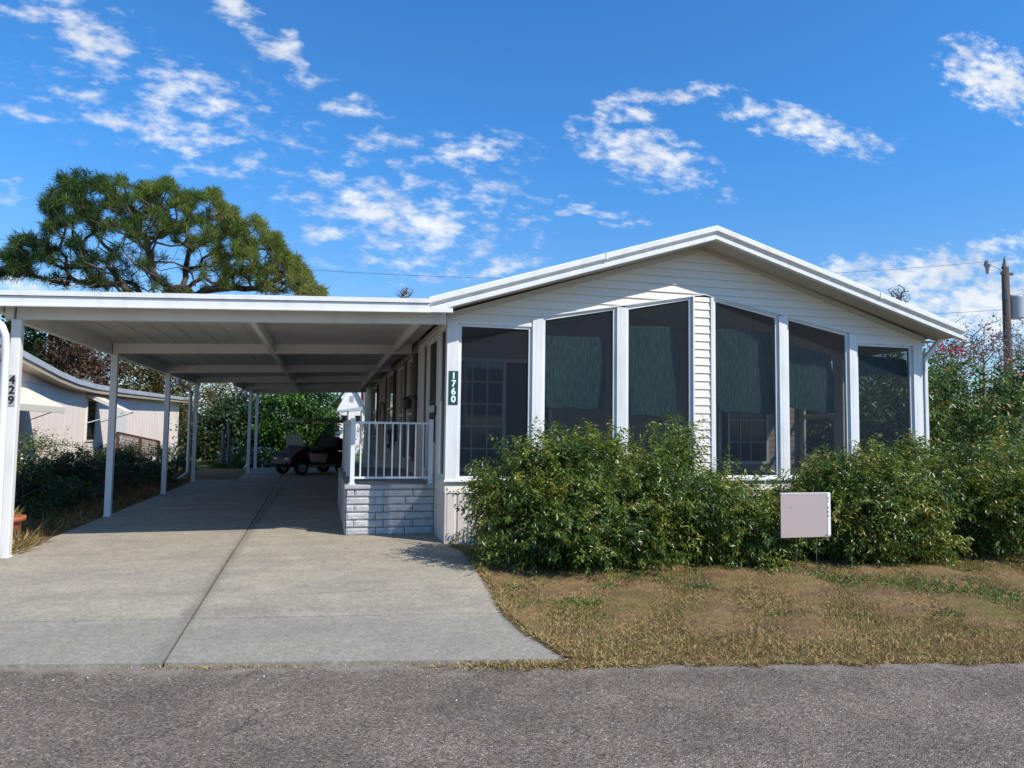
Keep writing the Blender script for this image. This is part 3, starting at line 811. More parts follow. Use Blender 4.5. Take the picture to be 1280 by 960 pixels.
# screen door
sdn = MB(); x0, x1 = 1.568, 1.606; y0, y1 = 10.37, 11.39
sdn.box(x0, x1, y0, y0 + .12, .86, 2.91); sdn.box(x0, x1, y1 - .12, y1, .86, 2.91)
sdn.box(x0, x1, y0 + .12, y1 - .12, 2.83, 2.91); sdn.box(x0, x1, y0 + .12, y1 - .12, 1.77, 1.87); sdn.box(x0, x1, y0 + .12, y1 - .12, .86, 1.32)
do = sdn.build('screen_door', white, house, bevel=.003)
MB().quad((1.587, y0 + .116, 1.316), (1.587, y1 - .116, 1.316), (1.587, y1 - .116, 2.834), (1.587, y0 + .116, 2.834)).build('screen', screen_m, do)
MB().box(1.535, 1.568, 10.40, 10.425, 1.72, 1.86).build('handle', black, do)
# right side
side_frame(9.11, 9.60, 11.25, .85, 2.93, 1)
side_frame(9.11, 11.42, 12.36, .85, 2.93, 1, rails=(1.86,))
p = MB(); p.box(9.10, 9.18, 11.25, 11.42, .82, 2.93); p.box(9.10, 9.18, 12.36, 12.5, .82, 2.93); p.box(9.10, 9.18, YF + .1, 12.5, 2.93, 3.03); p.box(9.10, 9.18, YF + .1, 12.5, .70, .85)
p.build('side_post', white, house)

# long side wall behind the porch (facing the carport), and the far walls
YE = 30.0
ls = MB(); z = .69
ops = [(13.22, 14.18, .95, 2.83), (14.88, 15.86, .70, 2.82), (17.1, 18.85, 1.15, 2.88), (22.6, 24.6, 1.25, 2.85)]
while z < 3.03:
    z1 = z + C_; segs = []; y = 12.52
    for (a, b, q0, q1) in ops:
        if z1 > q0 and z < q1: segs.append((y, a)); y = b
    segs.append((y, YE))
    for (a, b) in segs:
        ls.quad((1.572, a, z), (1.586, a, z1), (1.586, b, z1), (1.572, b, z)); ls.quad((1.572, a, z), (1.572, b, z), (1.59, b, z), (1.59, a, z))
    z = z1
ls.box(1.63, 1.68, 12.53, YE, .69, 3.0)
ls.build('side_siding', beige_sid, house)
MB().box(9.13, 9.19, 12.53, YE, .0, 3.03).build('far_wall', beige_sid, house)
MB().prism([(1.69, YE - .06, 0), (9.12, YE - .06, 0), (9.12, YE - .06, 3.0), (AX, YE - .06, 4.15), (1.69, YE - .06, 3.0)], (0, .05, 0)).build('back_wall', beige_sid, house)
MB().box(1.553, 1.572, 12.40, 12.53, .69, 3.03).build('corner_post', white, house)

def side_window(a, b, z0, z1, shutters=True, mid=.5, doorlike=False):
    f = MB(); w = .05; x0, x1 = 1.545, 1.62
    f.box(x0, x1, a, a + w, z0, z1); f.box(x0, x1, b - w, b, z0, z1); f.box(x0, x1, a + w, b - w, z0, z0 + w); f.box(x0, x1, a + w, b - w, z1 - w, z1)
    zm = z0 + (z1 - z0) * mid; f.box(x0, x1, a + w, b - w, zm - .025, zm + .025)
    fo = f.build('door' if doorlike else 'window', white, house)
    MB().quad((1.59, a + w, z0 + w), (1.59, b - w, z0 + w), (1.59, b - w, z1 - w), (1.59, a + w, z1 - w)).build('pane', glass_dark, fo)
    if shutters:
        for (s0, s1) in ((a - .42, a - .03), (b + .03, b + .42)):
            s_ = MB(); s_.box(1.535, 1.57, s0, s0 + .04, z0, z1); s_.box(1.535, 1.57, s1 - .04, s1, z0, z1); s_.box(1.536, 1.57, s0 + .04, s1 - .04, z0, z0 + .05); s_.box(1.536, 1.57, s0 + .04, s1 - .04, z1 - .05, z1)
            zz_ = z0 + .07
            while zz_ < z1 - .07:
                s_.quad((1.538, s0 + .04, zz_), (1.538, s1 - .04, zz_), (1.565, s1 - .04, zz_ + .045), (1.565, s0 + .04, zz_ + .045)); zz_ += .04
            s_.box(1.566, 1.571, s0 + .04, s1 - .04, z0 + .05, z1 - .05)
            s_.build('shutter', trim_brown, house)
side_window(13.22, 14.18, .95, 2.83, False, .45)
side_window(14.88, 15.86, .70, 2.82, False, .52, True)
side_window(17.1, 18.85, 1.15, 2.88)
side_window(22.6, 24.6, 1.25, 2.85)
for (s0, s1) in ((12.72, 13.18), (14.22, 14.62)):
    s_ = MB(); s_.box(1.535, 1.57, s0, s1, .95, 2.86)
    zz_ = 1.0
    while zz_ < 2.8: s_.box(1.522, 1.535, s0 + .05, s1 - .05, zz_, zz_ + .03); zz_ += .05
    s_.build('shutter', trim_brown, house)
lm = MB(); lm.box(1.50, 1.57, 12.60, 12.68, 2.02, 2.10); lm.tube([(1.51, 12.64, 2.06), (1.44, 12.64, 2.10), (1.38, 12.64, 2.05)], .012, 6)
lm.lathe((1.38, 12.64, 1.86), [(.03, 0), (.075, .02), (.085, .16), (.05, .20), (.0, .22)], 12); lm.build('wall_lamp', black, house)
cd = MB(); cd.tube([(1.54, 19.6, .7), (1.54, 19.6, 2.1), (1.54, 19.75, 2.22), (1.54, 20.6, 2.25), (1.54, 20.9, 2.1), (1.54, 20.9, 1.3)], .02, 6)
cd.build('conduit', black, house); cd = MB()
cd.tube([(1.54, 16.4, 1.55), (1.52, 16.5, 1.2), (1.5, 16.8, 1.0), (1.52, 17.0, 1.4), (1.5, 17.3, 1.05), (1.54, 17.5, 1.5)], .012, 6)
cd.build('cable', black, house)
mtb = MB(); mtb.box(1.45, 1.57, 15.95, 16.2, 1.25, 1.62); mtb.lathe((1.42, 16.07, 1.45), [(.0, -.0), (.08, .0), (.08, .05)], 12, 'y'); mtb.build('meter_box', mat('dark_grey_metal', (.06, .065, .07), .4), house)

# roof
OV = 9.035
def roof_z(x): return 4.425 - abs(x - 5.28) * ((4.425 - 3.17) / (5.28 - 1.25) if x < 5.28 else (4.425 - 3.19) / (9.52 - 5.28))
rf = MB()
for (xe,) in ((1.25,), (9.52,)):
    zt = roof_z(xe); t = .05
    rf.prism([(5.28, OV + .08, roof_z(5.28) - .005), (xe, OV + .08, zt - .005), (xe, OV + .08, zt - .005 - t), (5.28, OV + .08, roof_z(5.28) - .005 - t)], (0, YE + .25 - OV, 0))
ro = rf.build('roof', roof_m, house)
sf = MB()
for xe in (1.30, 9.48):
    zb = roof_z(xe) - .165
    sf.prism([(5.28, OV + .03, roof_z(5.28) - .19), (xe, OV + .03, zb), (xe, OV + .03, zb + .012), (5.28, OV + .03, roof_z(5.28) - .178)], (0, YF + .06 - OV - .03, 0))
# eave soffit right
sf.box(9.205, 9.48, YF + .06, YE, 3.015, 3.03)
sf.build('soffit', soffit_m, house)
# rake fascia with stepped profile
prof = [(.03, -.195), (-.025, -.195), (-.035, -.185), (-.035, -.135), (-.008, -.115), (-.008, -.095), (-.055, -.080), (-.062, -.070), (-.062, -.008), (-.052, .006), (.10, .006), (.10, -.03), (.03, -.05)]
for (xa, xb) in ((1.235, 5.28), (5.28, 9.54)):
    rk = MB(); n = len(prof); vs = []
    for x in (xa, xb):
        for (dy, dz) in prof: vs.append((x, OV + dy, roof_z(x) + dz))
    rk.add(vs, [tuple(range(n)), tuple(range(2 * n - 1, n - 1, -1))] + [(i, (i + 1) % n, n + (i + 1) % n, n + i) for i in range(n)])
    # lap joint strap
    xj = 3.62 if xa < 2 else 8.0
    zj = roof_z(xj)
    rk.bar((xj, OV - .066, zj - .085), (xj, OV - .066, zj + .008), .03, .006, (0, 1, 0))
    rk.build('rake_fascia', white, house)
eg = MB(); eg.prism([(9.50, OV + .1, 3.09), (9.60, OV + .1, 3.10), (9.615, OV + .1, 3.19), (9.50, OV + .1, 3.19)], (0, YE + .1 - OV, 0)); eg.build('gutter', white, house)
# downspout at the right corner
dsx = MB(); dsx.box(9.185, 9.245, YF - .045, YF + .04, .15, 2.72)
dsx.bar((9.215, YF, 2.70), (9.50, YF - .05, 3.07), .075, .06)
dsx.build('downspout', white, house, bevel=.006)

# ------------------------------------------------------------------ house number plate
np_ = thing('house_number_plate', 'narrow green plate with white vertical digits 1760 on the porch corner post', 'house number', (1.635, YF - .04, 2.0))
pz0, pz1 = 1.84, 2.285
MB().box(1.575, 1.700, YF - .045, YF - .036, pz0, pz1).build('plate', green_plate, np_, bevel=.003)
for k, d in enumerate('1760'):
    text_mesh(d, .122, digit_white, 'digit', np_, (1.6375, YF - .0465, pz1 - .068 - k * .103), (R_(90), 0, 0), .0012, .035)

# ------------------------------------------------------------------ shade cloths behind the screens
def shade_cloth(pts, label, sag=.0, seed=0, dy=.0):
    """pts: TL, TR, BR, BL as (x,z); hangs at Y ~9.60"""
    r = np.random.default_rng(seed)
    nu, nv = 60, 60
    u, v = np.meshgrid(np.linspace(0, 1, nu), np.linspace(0, 1, nv), indexing='ij')
    TL, TR, BR, BL = [np.array(p) for p in pts]
    P = ((1 - u)[..., None] * ((1 - v)[..., None] * TL + v[..., None] * BL) + u[..., None] * ((1 - v)[..., None] * TR + v[..., None] * BR))
    X = P[..., 0]; Z = P[..., 1] - sag * np.sin(u * np.pi) * v
    ph = r.random(6) * 6.28
    Y = 9.62 + dy + .018 * np.sin(u * 7 + ph[0] + 2 * v) + .02 * np.sin(v * 4 + ph[2] + u * 3)
    X = X + .012 * np.sin(v * 9 + ph[4]) * (u - .5) * 2; Z = Z + .008 * np.sin(u * 12 + ph[5]) * v
    V = np.stack([X, Y, Z], -1).reshape(-1, 3)
    ii, jj = np.meshgrid(np.arange(nu - 1), np.arange(nv - 1), indexing='ij'); k = (ii * nv + jj).ravel()
    idx = np.stack([k, k + nv, k + nv + 1, k + 1], 1).ravel()
    o = np_mesh('shade_cloth', V, 4, idx, cloth_m, None, None, (TL[0], 9.62, BL[1]))
    o.data.shade_smooth()
    so_ = o.modifiers.new('thickness', 'SOLIDIFY'); so_.thickness = .002
    return tag(o, label, 'shade cloth', 'green shade cloths hung inside the porch screens')
shade_cloth([(2.93, 2.84), (3.86, 2.85), (3.84, 1.82), (2.96, 1.82)], 'green shade cloth in the tall opening next to the number post side', seed=1)
shade_cloth([(4.17, 3.03), (5.06, 3.07), (4.97, 1.72), (4.25, 1.75)], 'green shade cloth in the opening just left of the narrow siding column', seed=2)
shade_cloth([(5.55, 3.06), (6.58, 3.06), (6.58, 1.80), (5.68, 1.82)], 'green shade cloth above the porch slider window, just right of the siding column', seed=3)
shade_cloth([(6.84, 2.90), (7.66, 2.76), (7.74, 1.84), (6.90, 1.92)], 'crumpled shade cloth with drooping right corner, second from the right end of the porch', sag=.03, seed=4, dy=.05)
shade_cloth([(8.02, 2.78), (9.02, 2.72), (9.04, 2.44), (8.05, 2.40)], 'rolled up short shade cloth across the top of the rightmost opening', sag=-.06, seed=5)

# ------------------------------------------------------------------ carport
cp = thing('carport', 'long white aluminium carport roof on slim posts over the driveway', 'carport', (-1, 9.3, 0))
def zc(x): return 2.862 + .038 * (x + 3.35)
def zslab(mb, x0, x1, y0, y1, d0, d1):
    mb.prism([(x0, y0, zc(x0) + d0), (x1, y0, zc(x1) + d0), (x1, y0, zc(x1) + d1), (x0, y0, zc(x0) + d1)], (0, y1 - y0, 0))
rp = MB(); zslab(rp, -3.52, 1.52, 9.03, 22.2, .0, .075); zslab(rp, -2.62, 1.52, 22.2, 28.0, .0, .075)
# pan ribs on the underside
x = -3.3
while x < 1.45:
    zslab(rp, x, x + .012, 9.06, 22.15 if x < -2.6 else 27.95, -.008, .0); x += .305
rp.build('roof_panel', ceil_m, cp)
fs = MB()
zslab(fs, -5.2, 1.24, 8.985, 9.03, -.055, .052); zslab(fs, -5.2, 1.24, 8.962, 9.03, .058, .112); zslab(fs, -5.2, 1.24, 8.97, 9.03, -.062, -.045)
x = -3.4
while x < 1.2:
    fs.lathe((x, 8.985, zc(x) + .04), [(.0, -.006), (.006, -.006), (.006, .0)], 6, 'y'); x += .42 + .1 * math.sin(x * 9)
fs.build('front_fascia', white, cp)
MB().prism([(1.24, 8.99, zc(1.24) - .055), (1.54, 8.99, zc(1.54) - .055), (1.54, 8.99, zc(1.5) + .0), (1.24, 8.99, zc(1.24) + .01)], (0, .04, 0)).build('flashing', white, cp)
for k, yb in enumerate((9.30, 13.16, 17.4, 21.1, 24.6, 27.6)):
    bm_ = MB(); x0 = -3.40 if yb < 22 else -2.5
    zslab(bm_, x0, 1.50, yb - .04, yb + .04, -.165, -.001)
    if k == 0:
        zslab(bm_, x0 + .12, x0 + .135, yb - .046, yb - .04, -.07, -.055); zslab(bm_, x0 + .12, x0 + .135, yb - .046, yb - .04, -.13, -.115)
        zslab(bm_, 1.40, 1.415, yb - .046, yb - .04, -.07, -.055); zslab(bm_, 1.40, 1.415, yb - .046, yb - .04, -.13, -.115)
    bm_.build('cross_beam', white_worn, cp)
lb = MB(); zslab(lb, -.93, -.86, 9.35, 27.5, -.155, -.002); lb.build('middle_beam', white_worn, cp)
lb = MB(); zslab(lb, 1.17, 1.21, 9.35, 27.5, -.14, -.002); lb.build('side_beam', white_worn, cp)
el = MB(); zslab(el, -3.50, -3.42, 9.22, 22.1, -.17, -.002); zslab(el, -2.58, -2.52, 22.1, 27.9, -.16, -.002); el.build('edge_beam', white_worn, cp)
gt = MB()
y0_, y1_ = 8.99, 22.25
gz = zc(-3.5)
gt.prism([(-3.52, y0_, gz - .10), (-3.61, y0_, gz - .10), (-3.64, y0_, gz - .06), (-3.64, y0_, gz + .055), (-3.63, y0_, gz + .055), (-3.63, y0_, gz - .05), (-3.60, y0_, gz - .088), (-3.53, y0_, gz - .088), (-3.53, y0_, gz + .05), (-3.52, y0_, gz + .05)], (0, y1_ - y0_, 0))
gt.build('gutter', white, cp)
for (px, py) in ((-3.385, 9.27), (-3.37, 13.16), (-3.37, 17.4), (-3.37, 21.1), (-2.38, 25.3), (-2.36, 27.6)):
    q = MB(); w = .05
    q.box(px - w, px + w, py - w, py + w, .03, zc(px) - .17); q.box(px - w - .012, px + w + .012, py - w - .012, py + w + .012, .03, .05)
    q.build('post', white, cp, bevel=.008)
def down(pts, w=.085):
    d = MB(); d.tube(pts, w / 2, 8); return d.build('downspout', white, cp, smooth=True)
down([(-3.62, 9.04, 2.76), (-3.60, 9.02, 2.68), (-3.50, 9.0, 2.63), (-3.44, 9.0, 2.57), (-3.412, 9.02, 2.48), (-3.408, 9.05, 2.3), (-3.40, 9.08, .3), (-3.46, 9.04, .15)])
down([(-3.58, 19.6, 2.76), (-3.58, 19.7, 2.60), (-3.50, 20.7, 2.52), (-3.48, 20.9, 2.40), (-3.48, 20.9, .3), (-3.70, 20.8, .12)])
down([(-2.62, 25.9, 2.76), (-2.60, 26.0, 2.60), (-2.50, 26.4, 2.5), (-2.48, 26.4, 2.3), (-2.48, 26.4, .3), (-2.6, 26.3, .1)])
# black digits on the front post
n4 = thing('post_number', 'dark vertical digits 429 on the front left carport post', 'house number', (-3.385, 9.21, 1.8))
MB().box(-3.425, -3.355, 9.212, 9.217, 1.71, 2.06).build('plate', grey_plate, n4)
for k, d in enumerate('429'):
    text_mesh(d, .125, digit_black, 'digit', n4, (-3.39, 9.2105, 2.0 - k * .114), (R_(90), 0, 0), .0012, .03)

# ------------------------------------------------------------------ block landing with railing
ld = thing('porch_landing', 'raised split face block landing with concrete cap beside the porch door', 'landing', (.95, 10.38, 0))
blk = mat('split_face_block', (.50, .505, .51), .85, (.38, .385, .39), 9, bump=.006, bscale=55)
bl = MB()
def rock_block(o, du, w, h, nvec, seed):
    """o corner, du unit direction along wall, nvec outward normal"""
    r = np.random.default_rng(seed); nu, nv = 14, 6
    o = np.array(o); du = np.array(du); nv_ = np.array(nvec); vs = []
    for j in range(nv):
        for i in range(nu):
            e = (i in (0, nu - 1)) or (j in (0, nv - 1))
            d = .0 if e else .010 + .007 * r.random()
            vs.append(tuple(o + du * w * i / (nu - 1) + np.array([0, 0, h * j / (nv - 1)]) + nv_ * d))
    fs_ = [(j * nu + i, j * nu + i + 1, (j + 1) * nu + i + 1, (j + 1) * nu + i) for j in range(nv - 1) for i in range(nu - 1)]
    bl.add(vs, fs_)
rows = 6; bh = .662 / rows; sd_n = 0
for r_ in range(rows):
    z0 = .03 + r_ * (.635 / rows); h_ = .635 / rows - .008
    x = .33 - (.30 if r_ % 2 else 0.0) + (.0 if r_ % 2 else 0)
    while x < 1.55:
        a = max(x, .33); b = min(x + .40, 1.55)
        if b - a > .04: rock_block((a, 10.372, z0), (1, 0, 0), b - a, h_, (0, -1, 0), sd_n); sd_n += 1
        x += .408
    y = 10.372 - (.2 if r_ % 2 else 0)
    while y < 15.0:
        a = max(y, 10.372); b = min(y + .40, 15.0)
        if b - a > .04: rock_block((.322, b, z0), (0, -1, 0), b - a, h_, (-1, 0, 0), sd_n); sd_n += 1
        y += .408
bo = bl.build('block_wall', blk, ld)
MB().box(.335, 1.55, 10.385, 15.0, .0, .662).build('mortar_core', mat('dark_mortar', (.10, .10, .105), .95), ld)
MB().box(.295, 1.55, 10.34, 15.03, .665, .725).build('cap_slab', mat('grey_cap_concrete', (.42, .42, .415), .8, (.33, .33, .33), 5, bump=.003, bscale=50), ld, bevel=.015)

def railing(p0, p1, name_lbl, zb=.725, h=.90, nb=9):
    p0 = Vector(p0); p1 = Vector(p1); L_ = (p1 - p0).length; d = (p1 - p0) / L_
    t = thing('railing', name_lbl, 'railing', (p0.x, p0.y, zb), 'white railings on the block landing')
    for p in (p0, p1):
        q = MB(); q.box(p.x - .03, p.x + .03, p.y - .03, p.y + .03, zb + .001, zb + h + .02); q.box(p.x - .05, p.x + .05, p.y - .05, p.y + .05, zb + .001, zb + .012)
        q.box(p.x - .034, p.x + .034, p.y - .034, p.y + .034, zb + h + .02, zb + h + .03)
        q.build('post', rail_m, t, bevel=.003)
    for zz_ in (zb + .095, zb + h - .03):
        q = MB(); q.bar(p0 + d * .03 + Vector((0, 0, zz_)), p1 - d * .03 + Vector((0, 0, zz_)), .035, .03); q.build('rail', rail_m, t, bevel=.003)
    for k in range(nb):
        c = p0 + d * (L_ * (k + 1) / (nb + 1))
        q = MB(); q.box(c.x - .0095, c.x + .0095, c.y - .0095, c.y + .0095, zb + .11, zb + h - .045); q.build('baluster', rail_m, t)
railing((.40, 10.44, 0), (1.50, 10.44, 0), 'white baluster railing across the front of the block landing', nb=9)
railing((.40, 10.60, 0), (.40, 12.25, 0), 'white baluster railing along the driveway side of the landing, near the front corner', nb=12)
railing((.40, 13.6, 0), (.40, 14.9, 0), 'white baluster railing at the rear of the landing beyond the step gap', nb=9)

# ------------------------------------------------------------------ golf cart
def golf_cart():
    t = thing('golf_cart', 'dark red golf cart with tan canopy parked deep under the carport', 'golf cart', (-.32, 24.72, .032), rz=R_(214))
    red = mat('maroon_paint', (.045, .006, .008), .45, spec=.3); seatm = mat('black_vinyl_seat', (.012, .011, .012), .7, spec=.2); tan = mat('tan_canopy', (.36, .28, .21), .55)
    tyre = mat('tyre_rubber', (.015, .015, .015), .8); rim = mat('wheel_rim', (.30, .30, .30), .4)
    # body side profile extruded (x forward)
    p = [(-1.15, .30), (-1.18, .62), (-1.05, .72), (-.35, .74), (-.18, .66), (-.12, .36), (.42, .34), (.50, .62), (.62, .74), (.98, .68), (1.16, .55), (1.20, .34), (1.10, .26), (1.02, .26), (.95, .42), (.85, .49), (.70, .49), (.60, .42), (.54, .25), (-.52, .25), (-.58, .42), (-.68, .49), (-.84, .49), (-.95, .42), (-1.0, .28)]
    MB().prism([(x, -.58, z) for x, z in p], (0, 1.16, 0)).build('body', red, t, local=True, bevel=.03)
    MB().prism([(.46, -.5, .60), (.52, -.5, .92), (.60, -.5, .95), (.72, -.5, .80), (.98, -.5, .70), (.98, -.5, .60)], (0, 1.0, 0)).build('cowl', red, t, local=True, bevel=.03)
    MB().prism([(-.62, -.54, .74), (-.10, -.54, .72), (-.06, -.54, .80), (-.10, -.54, .86), (-.62, -.54, .84)], (0, 1.08, 0)).build('seat', seatm, t, local=True, bevel=.03)
    MB().prism([(-.62, -.54, .84), (-.52, -.54, .84), (-.58, -.54, 1.20), (-.68, -.54, 1.20)], (0, 1.08, 0)).build('seat_back', seatm, t, local=True, bevel=.03)
    MB().prism([(-1.15, -.50, .72), (-.80, -.50, .74), (-.78, -.50, 1.10), (-.86, -.50, 1.16), (-1.12, -.50, 1.12)], (0, 1.0, 0)).build('rear_bag', seatm, t, local=True, bevel=.06)
    MB().prism([(-1.12, -.64, 1.72), (-1.0, -.64, 1.77), (0.0, -.64, 1.80), (.62, -.64, 1.78), (.80, -.64, 1.72), (.78, -.64, 1.67), (.60, -.64, 1.71), (0, -.64, 1.73), (-1.0, -.64, 1.70), (-1.1, -.64, 1.66)], (0, 1.28, 0)).build('canopy', tan, t, local=True, bevel=.012)
    for sy in (-.52, .52):
        MB().tube([(.62, sy, .78), (.56, sy, 1.25), (.45, sy, 1.74)], .018, 6).build('strut', black, t, local=True)
        MB().tube([(-.72, sy, .84), (-.86, sy, 1.3), (-.78, sy, 1.74)], .018, 6).build('strut', black, t, local=True)
        MB().prism([(1.11, sy * .62 - .09, .56), (1.17, sy * .62 - .09, .54), (1.175, sy * .62 - .09, .48), (1.12, sy * .62 - .09, .48)], (0, .18, 0)).build('headlight', mat('headlight_lens', (.45, .45, .45), .15), t, local=True)
        for wx in (-.76, .78):
            w = MB(); y0 = sy * 1.02 - .09
            w.lathe((wx, y0, .225), [(.13, .02), (.16, .0), (.21, .005), (.225, .03), (.225, .15), (.21, .175), (.16, .18), (.13, .16)], 24, 'y')
            wo_ = w.build('wheel', tyre, t, local=True, smooth=True)
            MB().lathe((wx, y0, .225), [(.0, .015), (.05, .012), (.06, .035), (.12, .045), (.135, .02), (.135, .16), (.10, .14), (.0, .165)], 20, 'y').build('rim', rim, wo_, local=True)
    MB().box(-.52, .56, -.60, .60, .27, .31).build('running_board', mat('rocker_trim', (.25, .22, .18), .5), t, local=True)
    MB().tube([(1.14, -.45, .36), (1.22, -.40, .36), (1.24, 0, .36), (1.22, .40, .36), (1.14, .45, .36)], .035, 8).build('bumper', black, t, local=True)
    wm = bpy.data.materials.new('scratched_windshield'); wm.use_nodes = True
    N = wm.node_tree.nodes; b = N['Principled BSDF']; b.inputs['Base Color'].default_value = (.35, .36, .36, 1); b.inputs['Roughness'].default_value = .25
    tr_ = N.new('ShaderNodeBsdfTransparent'); ms = N.new('ShaderNodeMixShader'); ms.inputs[0].default_value = .45
    wm.node_tree.links.new(b.outputs[0], ms.inputs[1]); wm.node_tree.links.new(tr_.outputs[0], ms.inputs[2]); wm.node_tree.links.new(ms.outputs[0], N['Material Output'].inputs[0])
    MB().prism([(.66, -.50, .92), (.67, -.50, .92), (.80, -.50, 1.28), (.79, -.50, 1.28)], (0, 1.0, 0)).build('windshield', wm, t, local=True)
    MB().tube([(.60, .26, .85), (.40, .26, .98)], .02, 6).lathe((.38, .26, .98), [(.15, -.012), (.175, 0), (.15, .012)], 20).build('steering_wheel', black, t, local=True)
golf_cart()

# ------------------------------------------------------------------ yard sign
ys = thing('yard_sign', 'blank pinkish grey yard sign on thin wire stakes in front of the shrubs', 'yard sign', (5.075, 6.86, 0))
MB().box(4.77, 5.385, 6.855, 6.868, .395, .865).build('panel', mat('pink_grey_panel', (.40, .33, .31), .6), ys)
pm_w = mat('sign_white', (.78, .78, .80), .5)
q = MB(); q.box(4.766, 5.389, 6.853, 6.87, .865, .873); q.box(5.352, 5.389, 6.851, 6.8545, .41, .865); q.build('white_border', pm_w, ys)
q = MB()
for (zz_, hh) in ((.815, .012), (.795, .012), (.772, .012), (.70, .02), (.655, .02), (.61, .02)): MB().box(5.355, 5.364, 6.8495, 6.851, zz_, zz_ + hh).build('print_mark', digit_black, ys)
MB().box(4.89, 4.908, 6.8535, 6.855, .715, .719).build('print_mark', digit_black, ys)
for x in (4.965, 5.22):
    MB().tube([(x, 6.872, 0), (x, 6.872, .62)], .0035, 6).build('stake', mat('wire', (.25, .25, .25), .4, metallic=.8), ys)

# ------------------------------------------------------------------ vegetation helpers
def blob_points(n, blobs, shell=.45):
    """points inside a union of ellipsoids (cx,cy,cz,rx,ry,rz); returns points and outward dirs"""
    w = np.array([b[3] * b[4] * b[5] for b in blobs]) ** .8; w /= w.sum()
    pick = rng.choice(len(blobs), n, p=w); B = np.array(blobs)[pick]
    d = nrm(rng.normal(size=(n, 3))); r = 1 - shell * rng.random(n) ** 1.6
    return B[:, :3] + d * B[:, 3:] * r[:, None], d * 1.0


def shoots(P, Dir, nl, length, leaf, wid, droop=.5, tint0=None, spread=.9):
    """leaf pairs along shoots starting at P heading Dir"""
    n = len(P); Dir = nrm(Dir)
    L_ = length * (.6 + .8 * rng.random(n))
    t = np.linspace(.1, 1, nl)[None, :, None]
    base = P[:, None, :] + Dir[:, None, :] * (L_[:, None, None] * t); base[..., 2] -= (t[..., 0] ** 2) * (L_ * .25)[:, None]
    rnd = nrm(rng.normal(size=(n, 3))); a = nrm(np.cross(Dir, rnd)); b = np.cross(Dir, a)
    ph = (np.arange(nl) * 2.4)[None, :, None]
    side = a[:, None, :] * np.cos(ph) + b[:, None, :] * np.sin(ph)
    Dl = side * spread + Dir[:, None, :] * .55 + rng.normal(size=(n, nl, 3)) * .22
    Dl[..., 2] -= droop
    C = base.reshape(-1, 3); D = Dl.reshape(-1, 3)
    sz = leaf * (.6 + .6 * rng.random(len(C))); ti = (np.repeat(tint0 if tint0 is not None else rng.random(n), nl) * .55 + rng.random(len(C)) * .45)
    return C, D, sz, sz * wid, np.clip(ti, 0, 1)


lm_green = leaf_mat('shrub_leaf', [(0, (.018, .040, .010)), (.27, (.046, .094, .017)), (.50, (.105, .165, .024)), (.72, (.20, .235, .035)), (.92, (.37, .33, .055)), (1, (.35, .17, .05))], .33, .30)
lm_dark = leaf_mat('dark_leaf', [(0, (.012, .028, .010)), (.5, (.025, .055, .015)), (.85, (.05, .085, .02)), (1, (.09, .08, .03))], .5, .15)
lm_bright = leaf_mat('bright_leaf', [(0, (.02, .06, .012)), (.5, (.045, .13, .02)), (.85, (.09, .20, .03)), (1, (.16, .22, .04))], .4, .3)
lm_olive = leaf_mat('olive_leaf', [(0, (.05, .05, .015)), (.5, (.13, .115, .03)), (1, (.26, .20, .06))], .6, .3)
lm_brown = leaf_mat('bronze_leaf', [(0, (.06, .03, .02)), (.5, (.15, .075, .045)), (1, (.26, .14, .09))], .6, .25)
lm_mixed = leaf_mat('hibiscus_leaf', [(0, (.02, .05, .015)), (.4, (.055, .12, .025)), (.7, (.14, .21, .04)), (.9, (.26, .23, .05)), (1, (.28, .07, .03))], .4, .25)
lm_pine = leaf_mat('pine_needle', [(0, (.016, .05, .024)), (.4, (.045, .11, .025)), (.7, (.14, .22, .04)), (.94, (.24, .29, .06)), (1, (.30, .30, .09))], .5, .25, .3)
lm_red = leaf_mat('red_petal', [(0, (.35, .01, .03)), (1, (.6, .03, .08))], .5, .3)
lm_straw = leaf_mat('straw', [(0, (.19, .115, .05)), (.4, (.38, .27, .115)), (.82, (.62, .48, .23)), (.93, (.30, .29, .09)), (1, (.14, .19, .04))], .8, .2, .2)
lm_weed = leaf_mat('weed_leaf', [(0, (.045, .09, .018)), (.6, (.10, .18, .032)), (1, (.20, .28, .05))], .6, .2)
lm_flower = leaf_mat('white_petal', [(0, (.6, .6, .55)), (1, (.8, .8, .78))], .6, .2)


